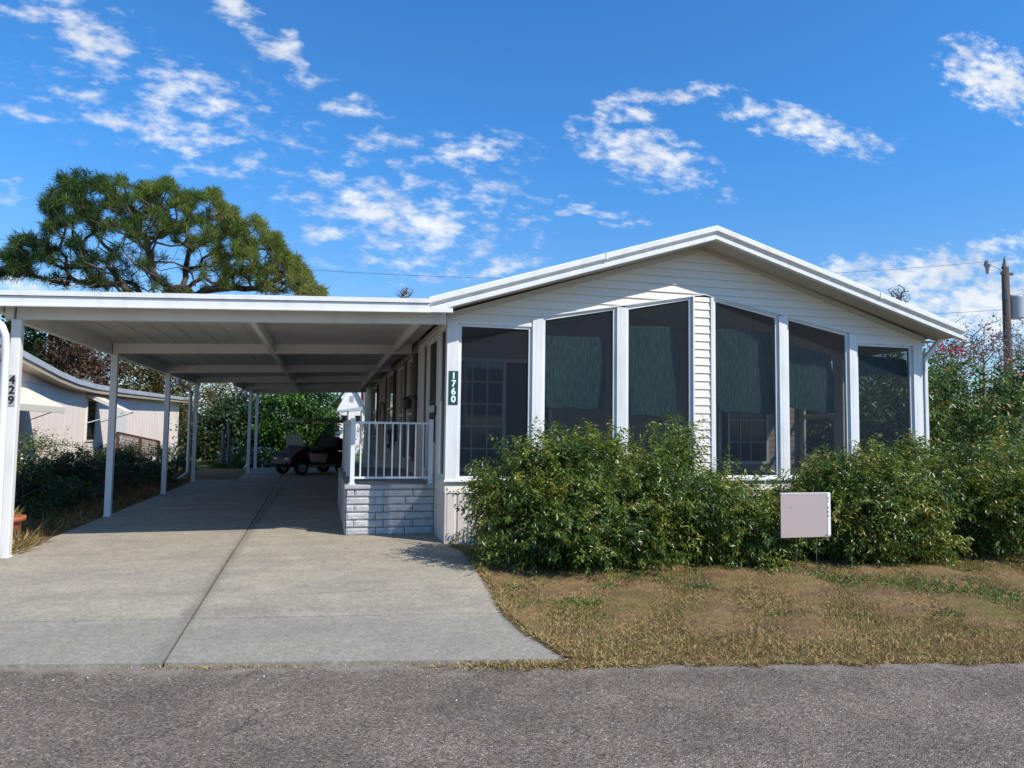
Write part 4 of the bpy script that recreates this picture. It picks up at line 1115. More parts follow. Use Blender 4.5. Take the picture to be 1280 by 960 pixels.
def shrub(name, label, blobs, n, leafm, group=None, leaf=.064, wid=.36, nl=15, length=.28, updir=.5, cat='shrub', stems=7, droop=.5, shell=.5, clump=.105):
    c = blobs[0]
    t = thing(name, label, cat, (c[0], c[1], 0.0), group)
    K = max(14, n // 20); Pc, dc = blob_points(K, blobs, shell); pk = rng.integers(0, K, n)
    P = Pc[pk] + rng.normal(size=(n, 3)) * clump; d = nrm(dc[pk] + rng.normal(size=(n, 3)) * .45)
    keep = P[:, 2] > .06; P = P[keep]; d = d[keep]
    D = d + np.array([0, 0, updir]) + rng.normal(size=d.shape) * .35
    # lively clumps: leaf age differs over the shrub
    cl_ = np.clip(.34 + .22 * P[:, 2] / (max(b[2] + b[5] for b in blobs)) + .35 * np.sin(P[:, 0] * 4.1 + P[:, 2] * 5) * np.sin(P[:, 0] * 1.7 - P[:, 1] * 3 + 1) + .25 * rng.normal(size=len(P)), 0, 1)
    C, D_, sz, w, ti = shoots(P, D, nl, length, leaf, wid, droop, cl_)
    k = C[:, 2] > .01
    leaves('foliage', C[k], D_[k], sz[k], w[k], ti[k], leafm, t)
    m = MB()
    for i in range(stems):
        bb = blobs[i % len(blobs)]
        x0 = bb[0] + rng.uniform(-.4, .4) * bb[3]; y0 = bb[1] + rng.uniform(-.3, .3) * bb[4]
        for j in range(3):
            e = Vector((bb[0] + rng.uniform(-.8, .8) * bb[3], bb[1] + rng.uniform(-.8, .8) * bb[4], bb[2] + bb[5] * rng.uniform(.3, .8)))
            mid = (Vector((x0, y0, 0)) + e) / 2 + Vector(rng.uniform(-.08, .08, 3))
            m.tube([(x0, y0, .0), mid, e], [.014, .009, .004], 5, cap=False)
    m.build('stems', stem_m, t)
    return t

# ------------------------------------------------------------------ front shrubs
shrub('front_shrub', 'tall glossy green shrub left of the yard sign, under the number post openings',
      [(2.50, 7.95, .58, .66, .85, .64), (3.20, 7.95, .60, .80, .95, .68), (3.95, 8.0, .64, .60, .85, .72), (2.1, 8.1, .42, .34, .6, .46), (2.9, 7.5, .36, 1.1, .5, .4), (2.25, 8.1, 1.0, .28, .35, .28), (2.95, 8.0, 1.10, .34, .35, .28), (3.95, 8.05, 1.20, .30, .35, .30), (1.95, 8.2, .8, .22, .3, .2)], 5400, lm_green, 'shrubs along the porch front')
shrub('front_shrub', 'lower green shrub filling the dip directly left of the yard sign',
      [(4.75, 7.9, .36, .72, .80, .46), (5.35, 8.0, .28, .50, .6, .36)], 1800, lm_green, 'shrubs along the porch front')
shrub('front_shrub', 'broad green shrub just right of the yard sign below the last two openings',
      [(6.45, 7.7, .50, .80, .95, .60), (7.25, 7.75, .58, .90, 1.05, .66), (5.95, 7.5, .40, .42, .55, .45)], 3700, lm_green, 'shrubs along the porch front')
shrub('front_shrub', 'green shrub at the right edge of the photo beyond the porch corner',
      [(8.35, 7.6, .56, .95, 1.15, .66), (9.4, 7.7, .62, .9, 1.2, .72), (10.4, 7.9, .66, .9, 1.2, .74)], 4300, lm_green, 'shrubs along the porch front')
# long shoots standing out of the hedge
def whips():
    tops = [(2.1, 8.2, 1.12), (2.42, 7.6, 1.22), (2.62, 7.9, 1.3), (2.9, 7.9, 1.32), (3.15, 8.1, 1.3), (3.45, 8, 1.2), (3.9, 7.9, 1.36), (4.05, 8.2, 1.4), (4.25, 8, 1.3), (4.55, 8, 1.05), (4.9, 8.1, .9), (1.8, 8.0, .95), (1.72, 8.1, .78), (5.35, 8, .85), (6.2, 7.9, 1.1), (6.6, 7.9, 1.15), (7.0, 8.1, 1.25), (7.3, 8.2, 1.28), (7.9, 8, 1.2), (8.3, 8, 1.22), (8.9, 8.0, 1.25), (9.4, 8, 1.35)]
    return np.array(tops)
wt = whips(); wt = wt[:13]
Pw = np.repeat(wt, 5, 0) + rng.normal(size=(len(wt) * 5, 3)) * np.array([.12, .18, .06])
Cw, Dw, sw, ww, tw = shoots(Pw, np.array([0, 0, 1.0]) + rng.normal(size=Pw.shape) * .45, 15, .34, .06, .34, .35, np.full(len(Pw), .6))
top1 = [o for o in bpy.data.objects if o.name.startswith('front_shrub')][0]
leaves('shoots', Cw, Dw, sw, ww, tw, lm_green, top1)

# ------------------------------------------------------------------ trees
def grow(root_path, attr, step=.35, tip=.012, power=2.3, jitter=.06, bias=.35):
    """branches from the root path to every attractor; returns node arrays"""
    pos = [np.array(p, float) for p in root_path]; par = [-1] + list(range(len(root_path) - 1))
    plen = [0.0]
    for i in range(1, len(pos)): plen.append(plen[-1] + np.linalg.norm(pos[i] - pos[i - 1]))
    order = np.argsort(np.linalg.norm(attr - pos[-1], axis=1)); ends = []
    lo = max(1, len(root_path) // 2)
    for a in attr[order]:
        Pn = np.array(pos[lo:]); dd = np.linalg.norm(Pn - a, axis=1) + bias * np.array(plen[lo:]) * .25 + 0.9 * np.maximum(0, Pn[:, 2] - a[2])
        j = int(np.argmin(dd)) + lo; st = pos[j]; d = np.linalg.norm(a - st); k = max(1, int(d / step)); cur = j
        for q in range(1, k + 1):
            f = q / k; p = st + (a - st) * f; p = p + rng.normal(size=3) * jitter * (1 if q < k else 0)
            p[2] -= .10 * d * math.sin(math.pi * f) * .5
            pos.append(p); par.append(cur); plen.append(plen[cur] + d / k); cur = len(pos) - 1
        ends.append(cur)
    n = len(pos); r = np.zeros(n); child = np.zeros(n)
    for i in range(n - 1, -1, -1):
        if r[i] == 0: r[i] = tip ** power
        if par[i] >= 0: r[par[i]] += r[i]
    r = r ** (1 / power)
    return np.array(pos), np.array(par), r, ends


def branches_mesh(name, pos, par, r, m, parent, sides=5, rmax=.5):
    r = np.minimum(r, rmax)
    i = np.arange(1, len(pos)); i = i[par[i] >= 0]; p = par[i]
    A, B = pos[p], pos[i]; ra, rb = np.minimum(r[p], r[i] * 1.35), r[i]
    T = nrm(B - A); ref = np.where(np.abs(T[:, 2:3]) < .9, np.array([[0, 0, 1.0]]), np.array([[1.0, 0, 0]]))
    U = nrm(np.cross(T, ref)); V_ = np.cross(T, U)
    an = np.arange(sides) * 2 * np.pi / sides
    ring = lambda P, rr: P[:, None, :] + rr[:, None, None] * (U[:, None, :] * np.cos(an)[None, :, None] + V_[:, None, :] * np.sin(an)[None, :, None])
    VV = np.concatenate([ring(A, ra), ring(B, rb)], 1).reshape(-1, 3)
    k = np.arange(len(i))[:, None, None] * 2 * sides; s = np.arange(sides)[None, :, None]; s2 = (s + 1) % sides
    idx = np.concatenate([k + s, k + s2, k + sides + s2, k + sides + s], 2).ravel()
    o = np_mesh(name, VV, 4, idx, m, parent); return o


def leafy_tree(name, label, base, attr, leafm, barkm, group, cluster=60, rad=.45, leaf=.13, wid=.6, tipw=.012, bias=.35, trunk_top=.45, tint=None, rtrunk=.25, cat='tree', droop=.3):
    t = thing(name, label, cat, (base[0], base[1], 0), group)
    top = np.array([attr[:, 0].mean() * .5 + base[0] * .5, attr[:, 1].mean() * .5 + base[1] * .5, attr[:, 2].max() * trunk_top])
    b = np.array([base[0], base[1], 0.0]); path = [b + (top - b) * f + rng.normal(size=3) * .04 * np.array([1, 1, 0]) * (f > 0) for f in np.linspace(0, 1, 7)]
    pos, par, r, ends = grow(path, attr, tip=tipw, bias=bias)
    branches_mesh('trunk', pos, par, r, barkm, t, 5, rtrunk)
    if cluster:
        E_ = pos[ends]; C = np.repeat(E_, cluster, 0); n = len(C)
        C = C + rng.normal(size=(n, 3)) * rad * np.array([.6, .6, .42])
        D = nrm(rng.normal(size=(n, 3)) + np.array([0, 0, -droop])); sz = leaf * (.6 + .7 * rng.random(n))
        base_t = np.repeat(rng.random(len(E_)), cluster) if tint is None else np.repeat(tint, cluster)
        leaves('crown', C, D, sz, sz * wid, np.clip(base_t * .6 + rng.random(n) * .4, 0, 1), leafm, t)
    return t


def cloud_attr(blobs, n, shell=.6):
    P, _ = blob_points(n, blobs, shell); return P[P[:, 2] > .3]

# the big pine behind the carport
def pine():
    PY = 42.0
    base = atY(197, 372, PY); bx, by = base.x, PY
    t = thing('pine_tree', 'large spreading pine with dark crooked limbs rising behind the carport roof', 'tree', (bx, by, 0))
    # limbs of the crown: upper outline heights follow a leaning dome
    outline = [(2, 318), (20, 310), (60, 285), (52, 240), (75, 222), (105, 216), (150, 226), (205, 228), (262, 240), (300, 262), (345, 292), (366, 322), (385, 352), (400, 364)]
    ox = np.array([p[0] for p in outline]); 
    A = []; tip_t = []
    def top_y(x): return 4 * math.sin(x * .11 + 1) + 4 * math.sin(x * .23) + 3 * math.sin(x * .43 + 2) + np.interp(x, [0, 25, 52, 75, 105, 150, 205, 262, 300, 345, 366, 385, 402], [308, 300, 232, 222, 215, 226, 228, 240, 262, 292, 318, 348, 364])
    k = 0
    while k < 1150:
        x = rng.uniform(2, 402)
        ty = top_y(x); y = ty + 5 + (366 - ty - 5) * rng.random() ** 1.35
        dp = y - ty
        w = 1.0 if dp < (66 if x < 260 else 85) else (.20 if x < 250 else .42)
        if x < 58: w = 1.0 if 298 < y < 346 else 0
        elif x < 150 and 300 < y < 352: w = .55
        # patchy: needles sit in tufted layers with sky between them
        w *= np.clip(.50 + .62 * math.sin(x * .115 + y * .06 + 1) * math.sin(y * .15 - x * .035) + .40 * math.sin(x * .27 + y * .16) * math.sin(y * .31 - x * .08), .02, 1) ** 1.3
        if rng.random() > w: continue
        dep = rng.normal() * 2.3
        p = atY(x, y, PY + dep)
        A.append((p.x, p.y, p.z)); k += 1
        hgt = dp / 90
        tip_t.append(np.clip(.42 + (x - 130) / 420 + .2 * rng.normal() - .12 * hgt, 0, 1))
    A = np.array(A); tip_t = np.array(tip_t)
    order = np.argsort(np.linalg.norm(A - np.array([bx, by, 9.0]), axis=1))
    limb = []
    b0 = np.array([bx, by, 0.0])
    path = [b0, b0 + [0.05, 0, 2], b0 + [0.1, .1, 4], b0 + [0.0, 0, 6.0], b0 + [.1, 0, 7.6]]
    pos, par, r, ends = grow(path, A, step=.5, tip=.022, power=2.25, jitter=.14, bias=.45)
    branches_mesh('trunk', pos, par, r * 1.15, bark_pine, t, 6, .42)
    E_ = pos[ends]; tt = tip_t[order_ends(A, path[-1])]
    NN = 80; n = len(E_) * NN
    C = np.repeat(E_, NN, 0) + rng.normal(size=(n, 3)) * .10
    axis = nrm(E_ - np.array([bx, by, 8.0]) + np.array([0, 0, 2.5])); ax = np.repeat(axis, NN, 0)
    D = nrm(nrm(rng.normal(size=(n, 3))) + ax * .55)
    L_ = .40 * (.7 + .5 * rng.random(n))
    # needle = thin long triangle pair
    leaves('crown', C, D, L_, np.full(n, .019), np.clip(.06 + np.repeat(tt, NN) * .8 + rng.random(n) * .25, 0, 1), lm_pine, t, fold=.05)
    # dead twigs in the middle
    dt = []
    for i in range(260):
        xq = rng.uniform(95, 360); p = atY(xq, max(top_y(xq) + 22, 366 - 118 * rng.random() ** .8), PY + rng.normal() * 1.2); dt.append((p.x, p.y, p.z))
    for i in range(40):
        p = atY(140 + 60 * rng.random(), 222 + 100 * rng.random(), PY - 1 + rng.normal() * .6); dt.append((p.x, p.y, p.z))
    dpos, dpar, dr, de = grow([np.array([bx, by - .4, 7.0]), np.array([bx - .05, by - .5, 8.4]), np.array([bx - .3, by - .5, 9.6])], np.array(dt), step=.4, tip=.013, jitter=.10)
    branches_mesh('dead_branches', dpos, dpar, dr, mat('dead_twig', (.26, .21, .17), .9), t, 4, .06)


def order_ends(A, top): return np.argsort(np.linalg.norm(A - np.array(top), axis=1))
pine()

# ------------------------------------------------------------------ trees behind the carport and neighbour
def px_blobs(lst):
    out = []
    for (x, y, Y, rx, ry, rz) in lst:
        p = atY(x, y, Y); out.append((p.x, p.y, p.z, rx, ry, rz))
    return out
G = 'trees beyond the carport'
def T(name, label, lst, n, lm, bk, **k):
    b = px_blobs(lst); base = (np.mean([q[0] for q in b]), np.mean([q[1] for q in b]))
    return leafy_tree(name, label, base, cloud_attr(b, n), lm, bk, G, **k)
T('evergreen_tree', 'dark evergreen tree above the left part of the pink house roof', [(55, 440, 43, 2.7, 2, 2.2), (20, 455, 43, 2.4, 2, 2.5), (75, 470, 42, 2.4, 2, 1.9)], 190, lm_dark, bark, cluster=75, rad=.5, leaf=.2)
T('bronze_oak', 'reddish brown tree behind the roof vents of the pink house', [(120, 450, 41, 2.4, 2, 1.9), (155, 470, 41, 1.9, 2, 1.8), (95, 470, 42, 1.9, 2, 1.5)], 140, lm_brown, bark_grey, cluster=48, rad=.5, leaf=.15)
T('olive_tree', 'yellowish olive tree with bare twigs beside the far end of the pink roof', [(205, 470, 40.5, 2.0, .9, 1.7), (170, 480, 40.5, 1.8, .9, 1.5), (238, 500, 40.5, 1.5, 1.0, 1.9), (205, 510, 40.5, 1.5, .9, 1.5)], 190, lm_olive, bark_grey, cluster=40, rad=.5, leaf=.16)
T('golden_tree', 'golden brown tree seen between the third and fourth carport posts', [(275, 500, 36, 1.2, 1.5, 1.1), (258, 510, 38, 1.1, 1.5, 1.4), (290, 485, 37, 1.3, 1.5, 1.2)], 90, lm_olive, bark_grey, cluster=30, rad=.4, leaf=.12)
T('shade_tree', 'dark leafy tree behind the weathered wooden stakes', [(280, 540, 31.5, 1.1, 1.2, 1.2), (255, 555, 31.5, 1, 1.2, 1.1), (300, 520, 32, 1.0, 1.2, 1.0), (310, 560, 31.5, .9, 1, .9)], 200, lm_dark, bark, cluster=85, rad=.36, leaf=.14)
T('round_tree', 'round bright green tree right behind the golf cart', [(385, 520, 31.5, 1.1, 1.2, 1.6), (350, 525, 31.5, 1.2, 1.2, 1.7), (370, 560, 31, 1.4, 1.0, .9), (325, 545, 31.5, .9, 1, 1.3)], 300, lm_bright, bark, cluster=95, rad=.34, leaf=.13)
for (x, w_, lab) in ((292, .5, 'low white flowering shrub left of the rear carport posts'), (328, .55, 'low white flowering shrub between the rear carport posts and the golf cart')):
    p = atY(x, 583, 29.4)
    s_ = shrub('flowering_shrub', lab, [(p.x, 29.4, .32, w_ * 1.1, .5, .36)], 260, lm_bright, 'white flowering shrubs behind the carport', leaf=.09, nl=8, stems=4)
    n = 240; P, d = blob_points(n, [(p.x, 29.4, .32, w_ * 1.15, .56, .42)], .1)
    leaves('flowers', P, d + rng.normal(size=d.shape) * .5, np.full(n, .07), np.full(n, .06), rng.random(n), lm_flower, s_)['kind'] = 'stuff'
for (x, top, lab) in ((277, 536, 'short weathered wooden stake, left one of the pair'), (284, 528, 'taller weathered wooden stake with a split top, right one of the pair')):
    a = atY(x, 585, 28.9); b = atY(x + 1, top, 28.9)
    m = MB(); m.tube([(a.x, a.y, -.02), (a.x + .02, a.y, b.z * .6), (b.x, b.y, b.z)], [.06, .05, .045], 7); m.tube([(a.x + .1, a.y + .05, -.02), (b.x + .07, b.y + .04, b.z * .85)], [.035, .03], 6)
    tag(m.build('wooden_stake', bark_grey), lab, 'stake', 'weathered wooden stakes')
# dark shrub bank left of the posts
for i, (x, y, rx, ry, h, lab) in enumerate(((-4.9, 13.0, 1.0, 1.6, 1.0, 'dark shrub behind the terracotta pot, nearest the street'), (-4.8, 16.2, 1.0, 1.8, .98, 'dark shrub left of the second carport post under the small awning window'),
                                        (-4.6, 19.6, .9, 1.8, 1.0, 'dark shrub beside the third carport post below the lattice rail'), (-5.0, 23.5, 1.2, 2.2, 1.05, 'farthest dark shrub, at the end corner of the pink house'))):
    shrub('dark_shrub', lab, [(x, y, h * .30, rx, ry, h * .46), (x - .9, y + .4, h * .30, .8, ry, h * .48)], 1500, lm_dark, 'dark shrubs between carport and pink house', leaf=.075, wid=.4, nl=10, length=.28, stems=6)
p = atX(50, 562, -5.6)
s_ = shrub('flowering_plant', 'pale flowered plant poking above the dark hedge by the pink wall', [(-5.7, 16.6, 1.0, .35, .4, .28)], 130, lm_green, leaf=.07, nl=8, stems=3, cat='plant')
n = 60; P, d = blob_points(n, [(-5.7, 16.6, 1.05, .35, .4, .28)], .1); leaves('flowers', P, d, np.full(n, .06), np.full(n, .05), rng.random(n), lm_flower, s_)['kind'] = 'stuff'

# straw and dead weeds on the shaded bank
def blades(name, label, cat, P, length, width, m, tilt=.6, kind='stuff', tint=None):
    n = len(P); D = nrm(np.stack([rng.normal(size=n) * tilt, rng.normal(size=n) * tilt, np.abs(rng.normal(size=n)) * .7 + .25], 1))
    o = leaves(name, P, D, length * (.5 + rng.random(n)), np.full(n, width), rng.random(n) if tint is None else tint, m, None, (P[:, 0].mean(), P[:, 1].mean(), 0))
    return tag(o, label, cat, None, kind)
n = 5200; P = np.stack([rng.uniform(-5.6, -3.5, n), rng.uniform(9.3, 22, n), np.zeros(n)], 1); blades('dead_weeds', 'tangled dead weeds on the shaded bank beside the driveway', 'weeds', P, .22, .008, lm_straw, .9, tint=rng.random(n) * .5)
n = 1500; P = np.stack([-3.62 + rng.normal(size=n) * .17, 9.75 + rng.normal(size=n) * .33, np.zeros(n)], 1); P = P[(P[:, 0] < -3.42 + (P[:, 1] > 10.0) * .05)]; blades('straw_tuft', 'tuft of pale dry straw at the foot of the front carport post', 'dry grass', P, .20, .007, lm_straw, .8)

# pot
pt = thing('terracotta_pot', 'round terracotta pot with thick rim behind the front carport post', 'plant pot', (-3.80, 10.3, 0))
MB().lathe((-3.80, 10.3, .0), [(.0, .01), (.13, .0), (.20, .30), (.205, .31), (.235, .31), (.24, .37), (.215, .375), (.20, .34), (.19, .32)], 32).build('pot', terracotta, pt, smooth=True)
MB().lathe((-3.80, 10.3, .0), [(.0, .33), (.20, .335)], 24).build('soil', pot_soil, pt)
n = 60; P = np.stack([-3.80 + rng.normal(size=n) * .06, 10.3 + rng.normal(size=n) * .06, np.full(n, .33)], 1)
leaves('dead_plant', P, rng.normal(size=(n, 3)) * .5 + np.array([0, 0, 1]), .12 + .1 * rng.random(n), np.full(n, .01), rng.random(n), lm_straw, pt)

# ------------------------------------------------------------------ neighbour's pink mobile home (left)
nh = thing('pink_mobile_home', 'pale pink mobile home with grey roof edge and awnings left of the carport', 'mobile home', (-6.5, 24, 0))
pink = mat('pink_siding', (.82, .71, .65), .6, (.77, .67, .61), 1.2)
cream = mat('cream_awning', (.66, .62, .54), .5); grey_roof = mat('grey_roof_edge', (.42, .44, .47), .5, (.34, .36, .39), 3)
brown_s = mat('tan_soffit', (.42, .33, .24), .6)
MB().box(-9.9, -6.5, 12.0, 36.2, 0, 2.45).prism([(-9.9, 12, 2.46), (-9.9, 36.2, 2.46), (-9.9, 36.2, 2.62), (-9.9, 21.8, 2.47), (-9.9, 17, 2.8), (-9.9, 12, 3.3)], (3.4, 0, 0)).build('wall', pink, nh)
y = 12.2; rb = MB()
while y < 36: rb.box(-6.5, -6.497, y, y + .012, .1, 2.4); y += .42
rb.build('wall_ribs', pink, nh)
edge = [(10.5, 3.80), (15.2, 3.30), (17.6, 3.02), (19.5, 2.80), (20.8, 2.70), (22.3, 2.66), (25, 2.68), (30, 2.76), (38.6, 2.90)]
rfm = MB(); sfm = MB()
for (a, b) in zip(edge[:-1], edge[1:]):
    rfm.prism([(-6.15, a[0], a[1] - .13), (-6.15, b[0], b[1] - .13), (-6.15, b[0], b[1]), (-6.15, a[0], a[1])], (-3.9, 0, 0))
    sfm.prism([(-6.19, a[0], a[1] - .24), (-6.19, b[0], b[1] - .24), (-6.19, b[0], b[1] - .131), (-6.19, a[0], a[1] - .131)], (-.05, 0, 0))
    sfm.prism([(-6.24, a[0], a[1] - .24), (-6.24, b[0], b[1] - .24), (-6.24, b[0], b[1] - .22), (-6.24, a[0], a[1] - .22)], (-.28, 0, 0))
rfm.build('roof', grey_roof, nh); sfm.build('soffit', brown_s, nh)
# awnings
def awning(y0, y1, z_top, drop, proj, scallop, name='awning'):
    a = MB(); n = int((y1 - y0) / .09); X0 = -6.495; X1 = X0 + proj
    for i in range(n):
        ya = y0 + (y1 - y0) * i / n; yb = y0 + (y1 - y0) * (i + 1) / n; r_ = .012 if i % 2 else 0
        a.prism([(X0, ya, z_top + r_), (X0, yb, z_top + r_), (X1, yb, z_top - drop + r_), (X1, ya, z_top - drop + r_)], (0, 0, -.012))
        if scallop: a.prism([(X1, ya, z_top - drop), (X1, yb, z_top - drop), (X1, yb - .01, z_top - drop - .12), (X1, (ya + yb) / 2, z_top - drop - .14), (X1, ya + .01, z_top - drop - .12)], (.01, 0, 0))
    ao = a.build(name, cream, nh)
    s = MB(); s.prism([(X0, y0, z_top), (X1, y0, z_top - drop), (X1, y0, z_top - drop - .05), (X0, y0, z_top - .1)], (0, .01, 0)); s.prism([(X0, y1, z_top), (X1, y1, z_top - drop), (X1, y1, z_top - drop - .05), (X0, y1, z_top - .1)], (0, .01, 0)); s.build('side_panel', cream, ao)
    r2 = MB()
    for yy_ in (y0 + .05, y1 - .05): r2.tube([(X0, yy_, z_top - drop - .35), (X1 - .02, yy_, z_top - drop - .02)], .012, 6)
    r2.build('support_rod', rail_m, ao)
awning(14.2, 18.4, 2.33, .42, .80, True)
awning(22.7, 23.7, 2.42, .50, 1.0, False)
def nwin(y0, y1, z0, z1, X=-6.5, m=glass_dark):
    f = MB(); w = .05
    f.box(X, X + .03, y0, y0 + w, z0, z1); f.box(X, X + .03, y1 - w, y1, z0, z1); f.box(X, X + .03, y0 + w, y1 - w, z0, z0 + w); f.box(X, X + .03, y0 + w, y1 - w, z1 - w, z1)
    fo = f.build('window', cream, nh); MB().quad((X + .012, y0 + w, z0 + w), (X + .012, y1 - w, z0 + w), (X + .012, y1 - w, z1 - w), (X + .012, y0 + w, z1 - w)).build('pane', m, fo)
nwin(15.2, 18.1, .85, 1.95); nwin(22.75, 23.6, 1.05, 2.25)
dd_ = MB(); dd_.box(-6.5, -6.46, 25.5, 26.9, .1, 2.38); dob = dd_.build('door', mat('white_door', (.72, .72, .70), .4), nh)
MB().box(-6.46, -6.42, 25.62, 25.70, 1.18, 1.26).build('handle', black, dob)
v = MB(); v.lathe((-7.4, 19.4, 2.7), [(.10, 0), (.10, .18), (.22, .20), (.26, .34), (.20, .46), (.0, .52)], 14); v.build('turbine_vent', mat('galvanised', (.5, .5, .5), .35, metallic=.6), nh)
v = MB(); v.lathe((-7.6, 26.2, 2.55), [(.14, 0), (.14, .32), (.22, .34), (.22, .44), (.0, .50)], 14); v.build('roof_vent', mat('dark_vent', (.10, .09, .08), .5), nh)
# lattice rail of its ramp
lr = thing('lattice_railing', 'brown wooden lattice handrail by the pink house wall', 'railing', (-5.9, 26, 0))
brn = mat('brown_wood', (.09, .045, .03), .7)
zt0, zt1 = 1.30, .95
MB().bar((-5.95, 23.9, zt0), (-5.95, 29.5, zt1), .05, .07).bar((-5.95, 23.9, zt0 - .55), (-5.95, 29.5, zt1 - .5), .04, .05).build('rail', brn, lr)
for yy_ in (23.9, 26.7, 29.5): MB().box(-5.99, -5.91, yy_ - .045, yy_ + .045, 0, zt0 + .03 - (yy_ - 23.9) * .0625).build('post', brn, lr)
q = MB(); y = 24.0
while y < 29.2:
    zt = zt0 - (y - 23.9) * .0625; q.bar((-5.94, y, zt - .5), (-5.94, y + .45, zt - .06), .008, .018); q.bar((-5.955, y + .45, zt - .5), (-5.955, y, zt - .04), .008, .018); y += .17
q.build('lattice', brn, lr)

# ------------------------------------------------------------------ far houses seen through the carport
wh = thing('white_house', 'small white gabled house with ribbed metal roof far beyond the carport', 'house', (.6, 46, 0), rz=R_(0))
wall_w = mat('white_wall', (.72, .72, .70), .6); metal_r = mat('ribbed_metal', (.48, .52, .56), .35, metallic=.3)
cx_, w2_, y0_, y1_, ez, pz_ = 1.62, .85, 46.0, 52.0, 2.75, 4.35
MB().prism([(cx_ - w2_, y0_, 0), (cx_ + w2_, y0_, 0), (cx_ + w2_, y0_, ez), (cx_, y0_, pz_), (cx_ - w2_, y0_, ez)], (0, y1_ - y0_, 0)).build('wall', wall_w, wh)
r_ = MB()
r_.prism([(cx_, y0_ - .2, pz_ + .06), (cx_ - 2.0, y0_ - .2 + 1.2, ez - .55), (cx_ - 2.0, y0_ + 1.2 - .2, ez - .62), (cx_, y0_ - .2, pz_)], (0, y1_ - y0_ + .4, 0))
r_.prism([(cx_, y0_ - .2, pz_ + .06), (cx_ + w2_ + .2, y0_ - .2, ez - .25), (cx_ + w2_ + .2, y0_ - .2, ez - .31), (cx_, y0_ - .2, pz_)], (0, y1_ - y0_ + .4, 0)); r_.build('roof', metal_r, wh)
r_ = MB()
for k in range(8):
    f = k / 8; r_.bar((cx_ - .02, y0_ - .15 + k * .7, pz_ + .08), (cx_ - 2.0, y0_ + 1.05 + k * .7, ez - .53), .04, .04)
r_.build('roof_seams', metal_r, wh)
wv = MB(); wv.box(cx_ - .12, cx_ + .12, y0_ - .03, y0_, 3.2, 3.55); wv.build('vent', mat('grey_vent', (.3, .32, .35), .5), wh)
for xx_ in (cx_ - .6, cx_ + .25): MB().box(xx_, xx_ + .4, y0_ - .03, y0_, 1.9, 2.35).build('window', glass_dark, wh)
pr = thing('patio_cover', 'grey flat patio cover on thin posts in front of the white house', 'patio cover', (1.2, 43, 0))
MB().prism([(.1, 42.5, 2.45), (2.1, 42.5, 2.80), (2.1, 42.5, 2.62), (.1, 42.5, 2.38)], (0, 2.5, 0)).build('cover', metal_r, pr)
for xx_ in (.75, 1.3, 2.05): MB().box(xx_ - .04, xx_ + .04, 42.6, 42.68, 0, 2.55).build('post', mat('dark_post', (.12, .12, .12), .6), pr)
bh_ = thing('brick_house', 'brick house with pale window seen between landing railing and side wall', 'house', (3.4, 50, 0))
brickm = mat('red_brick', (.24, .10, .07), .85, (.33, .16, .12), 9, bump=.004)
MB().box(2.55, 5.2, 50, 54, 0, 4.6).build('wall', brickm, bh_)
MB().box(2.75, 3.6, 49.94, 50, 1.2, 3.4).build('window_frame', wall_w, bh_)
MB().box(2.87, 3.48, 49.92, 49.94, 1.4, 3.2).build('pane', mat('pale_pane', (.30, .42, .48), .2), bh_)
MB().prism([(2.3, 49.7, 4.6), (5.5, 49.7, 4.6), (3.9, 49.7, 5.6)], (0, 4.6, 0)).build('roof', mat('brown_roof', (.12, .09, .08), .8), bh_)
# slim shrub w/ red blooms near those houses
sr = shrub('red_flowering_shrub', 'small red flowering shrub seen through the landing balusters', [(2.0, 34, .9, .5, .5, .8)], 240, lm_bright, leaf=.1, nl=7, stems=3)
n = 120; P, d = blob_points(n, [(2.0, 34, 1.0, .52, .52, .75)], .1); leaves('flowers', P, d, np.full(n, .09), np.full(n, .08), rng.random(n), lm_red, sr)

# ------------------------------------------------------------------ right side: tall flowering shrub, bare trees, neighbour, pole
tall = [(11.6, 11.3, 1.95, .95, 1.1, 1.0), (12.9, 11.6, 2.05, 1.1, 1.2, 1.05), (14.2, 11.8, 2.1, 1.2, 1.3, 1.0), (10.6, 11.6, 1.4, .6, .9, 1.1), (11.6, 13.2, 1.7, 1.1, .9, 1.35), (13.4, 14.2, 1.9, 1.4, 1.2, 1.4)]
s_ = shrub('tall_shrub', 'tall loose shrub with red blooms beyond the right end of the house', tall, 3900, lm_mixed, clump=.17, leaf=.105, wid=.5, nl=10, length=.36, stems=14, shell=.75, droop=.3)
P = []
for (x, y, w_) in ((1168, 437, 10), (1193, 440, 5), (1263, 455, 12), (1275, 470, 8)):
    q = atY(x, y, 11.2 if x < 1200 else 11.6)
    for i in range(13 if w_ > 6 else 7): P.append((q.x + rng.normal() * w_ / 100, q.y + rng.normal() * .12, q.z + rng.normal() * .07))
P = np.array(P); leaves('flowers', P, rng.normal(size=P.shape) + np.array([0, -.5, .3]), np.full(len(P), .085), np.full(len(P), .075), rng.random(len(P)), lm_red, s_)
def bare(name, label, x, y, Y, rx, rz, n, base_x=None, leafm=None, cl=0, tipw=.008):
    b = px_blobs([(x, y, Y, rx, rx * .9, rz)]); t_ = leafy_tree(name, label, (b[0][0], b[0][1]), cloud_attr(b, n, .9), leafm or lm_brown, bark_grey, 'twiggy leafless trees', cluster=cl, rad=.3, leaf=.09, tipw=tipw, trunk_top=.5, rtrunk=.12)
bare('bare_tree', 'greyish leafless tree just left of the utility pole', 1225, 435, 20, 1.5, 1.2, 330, cl=3)
bare('bare_tree', 'leafless tree right of the utility pole at the photo edge', 1285, 440, 20, 1.3, 1.1, 260, cl=3)
bare('bare_tree', 'low leafless tree between the gable eave and the pole', 1185, 447, 19, 1.1, .9, 220, cl=3)
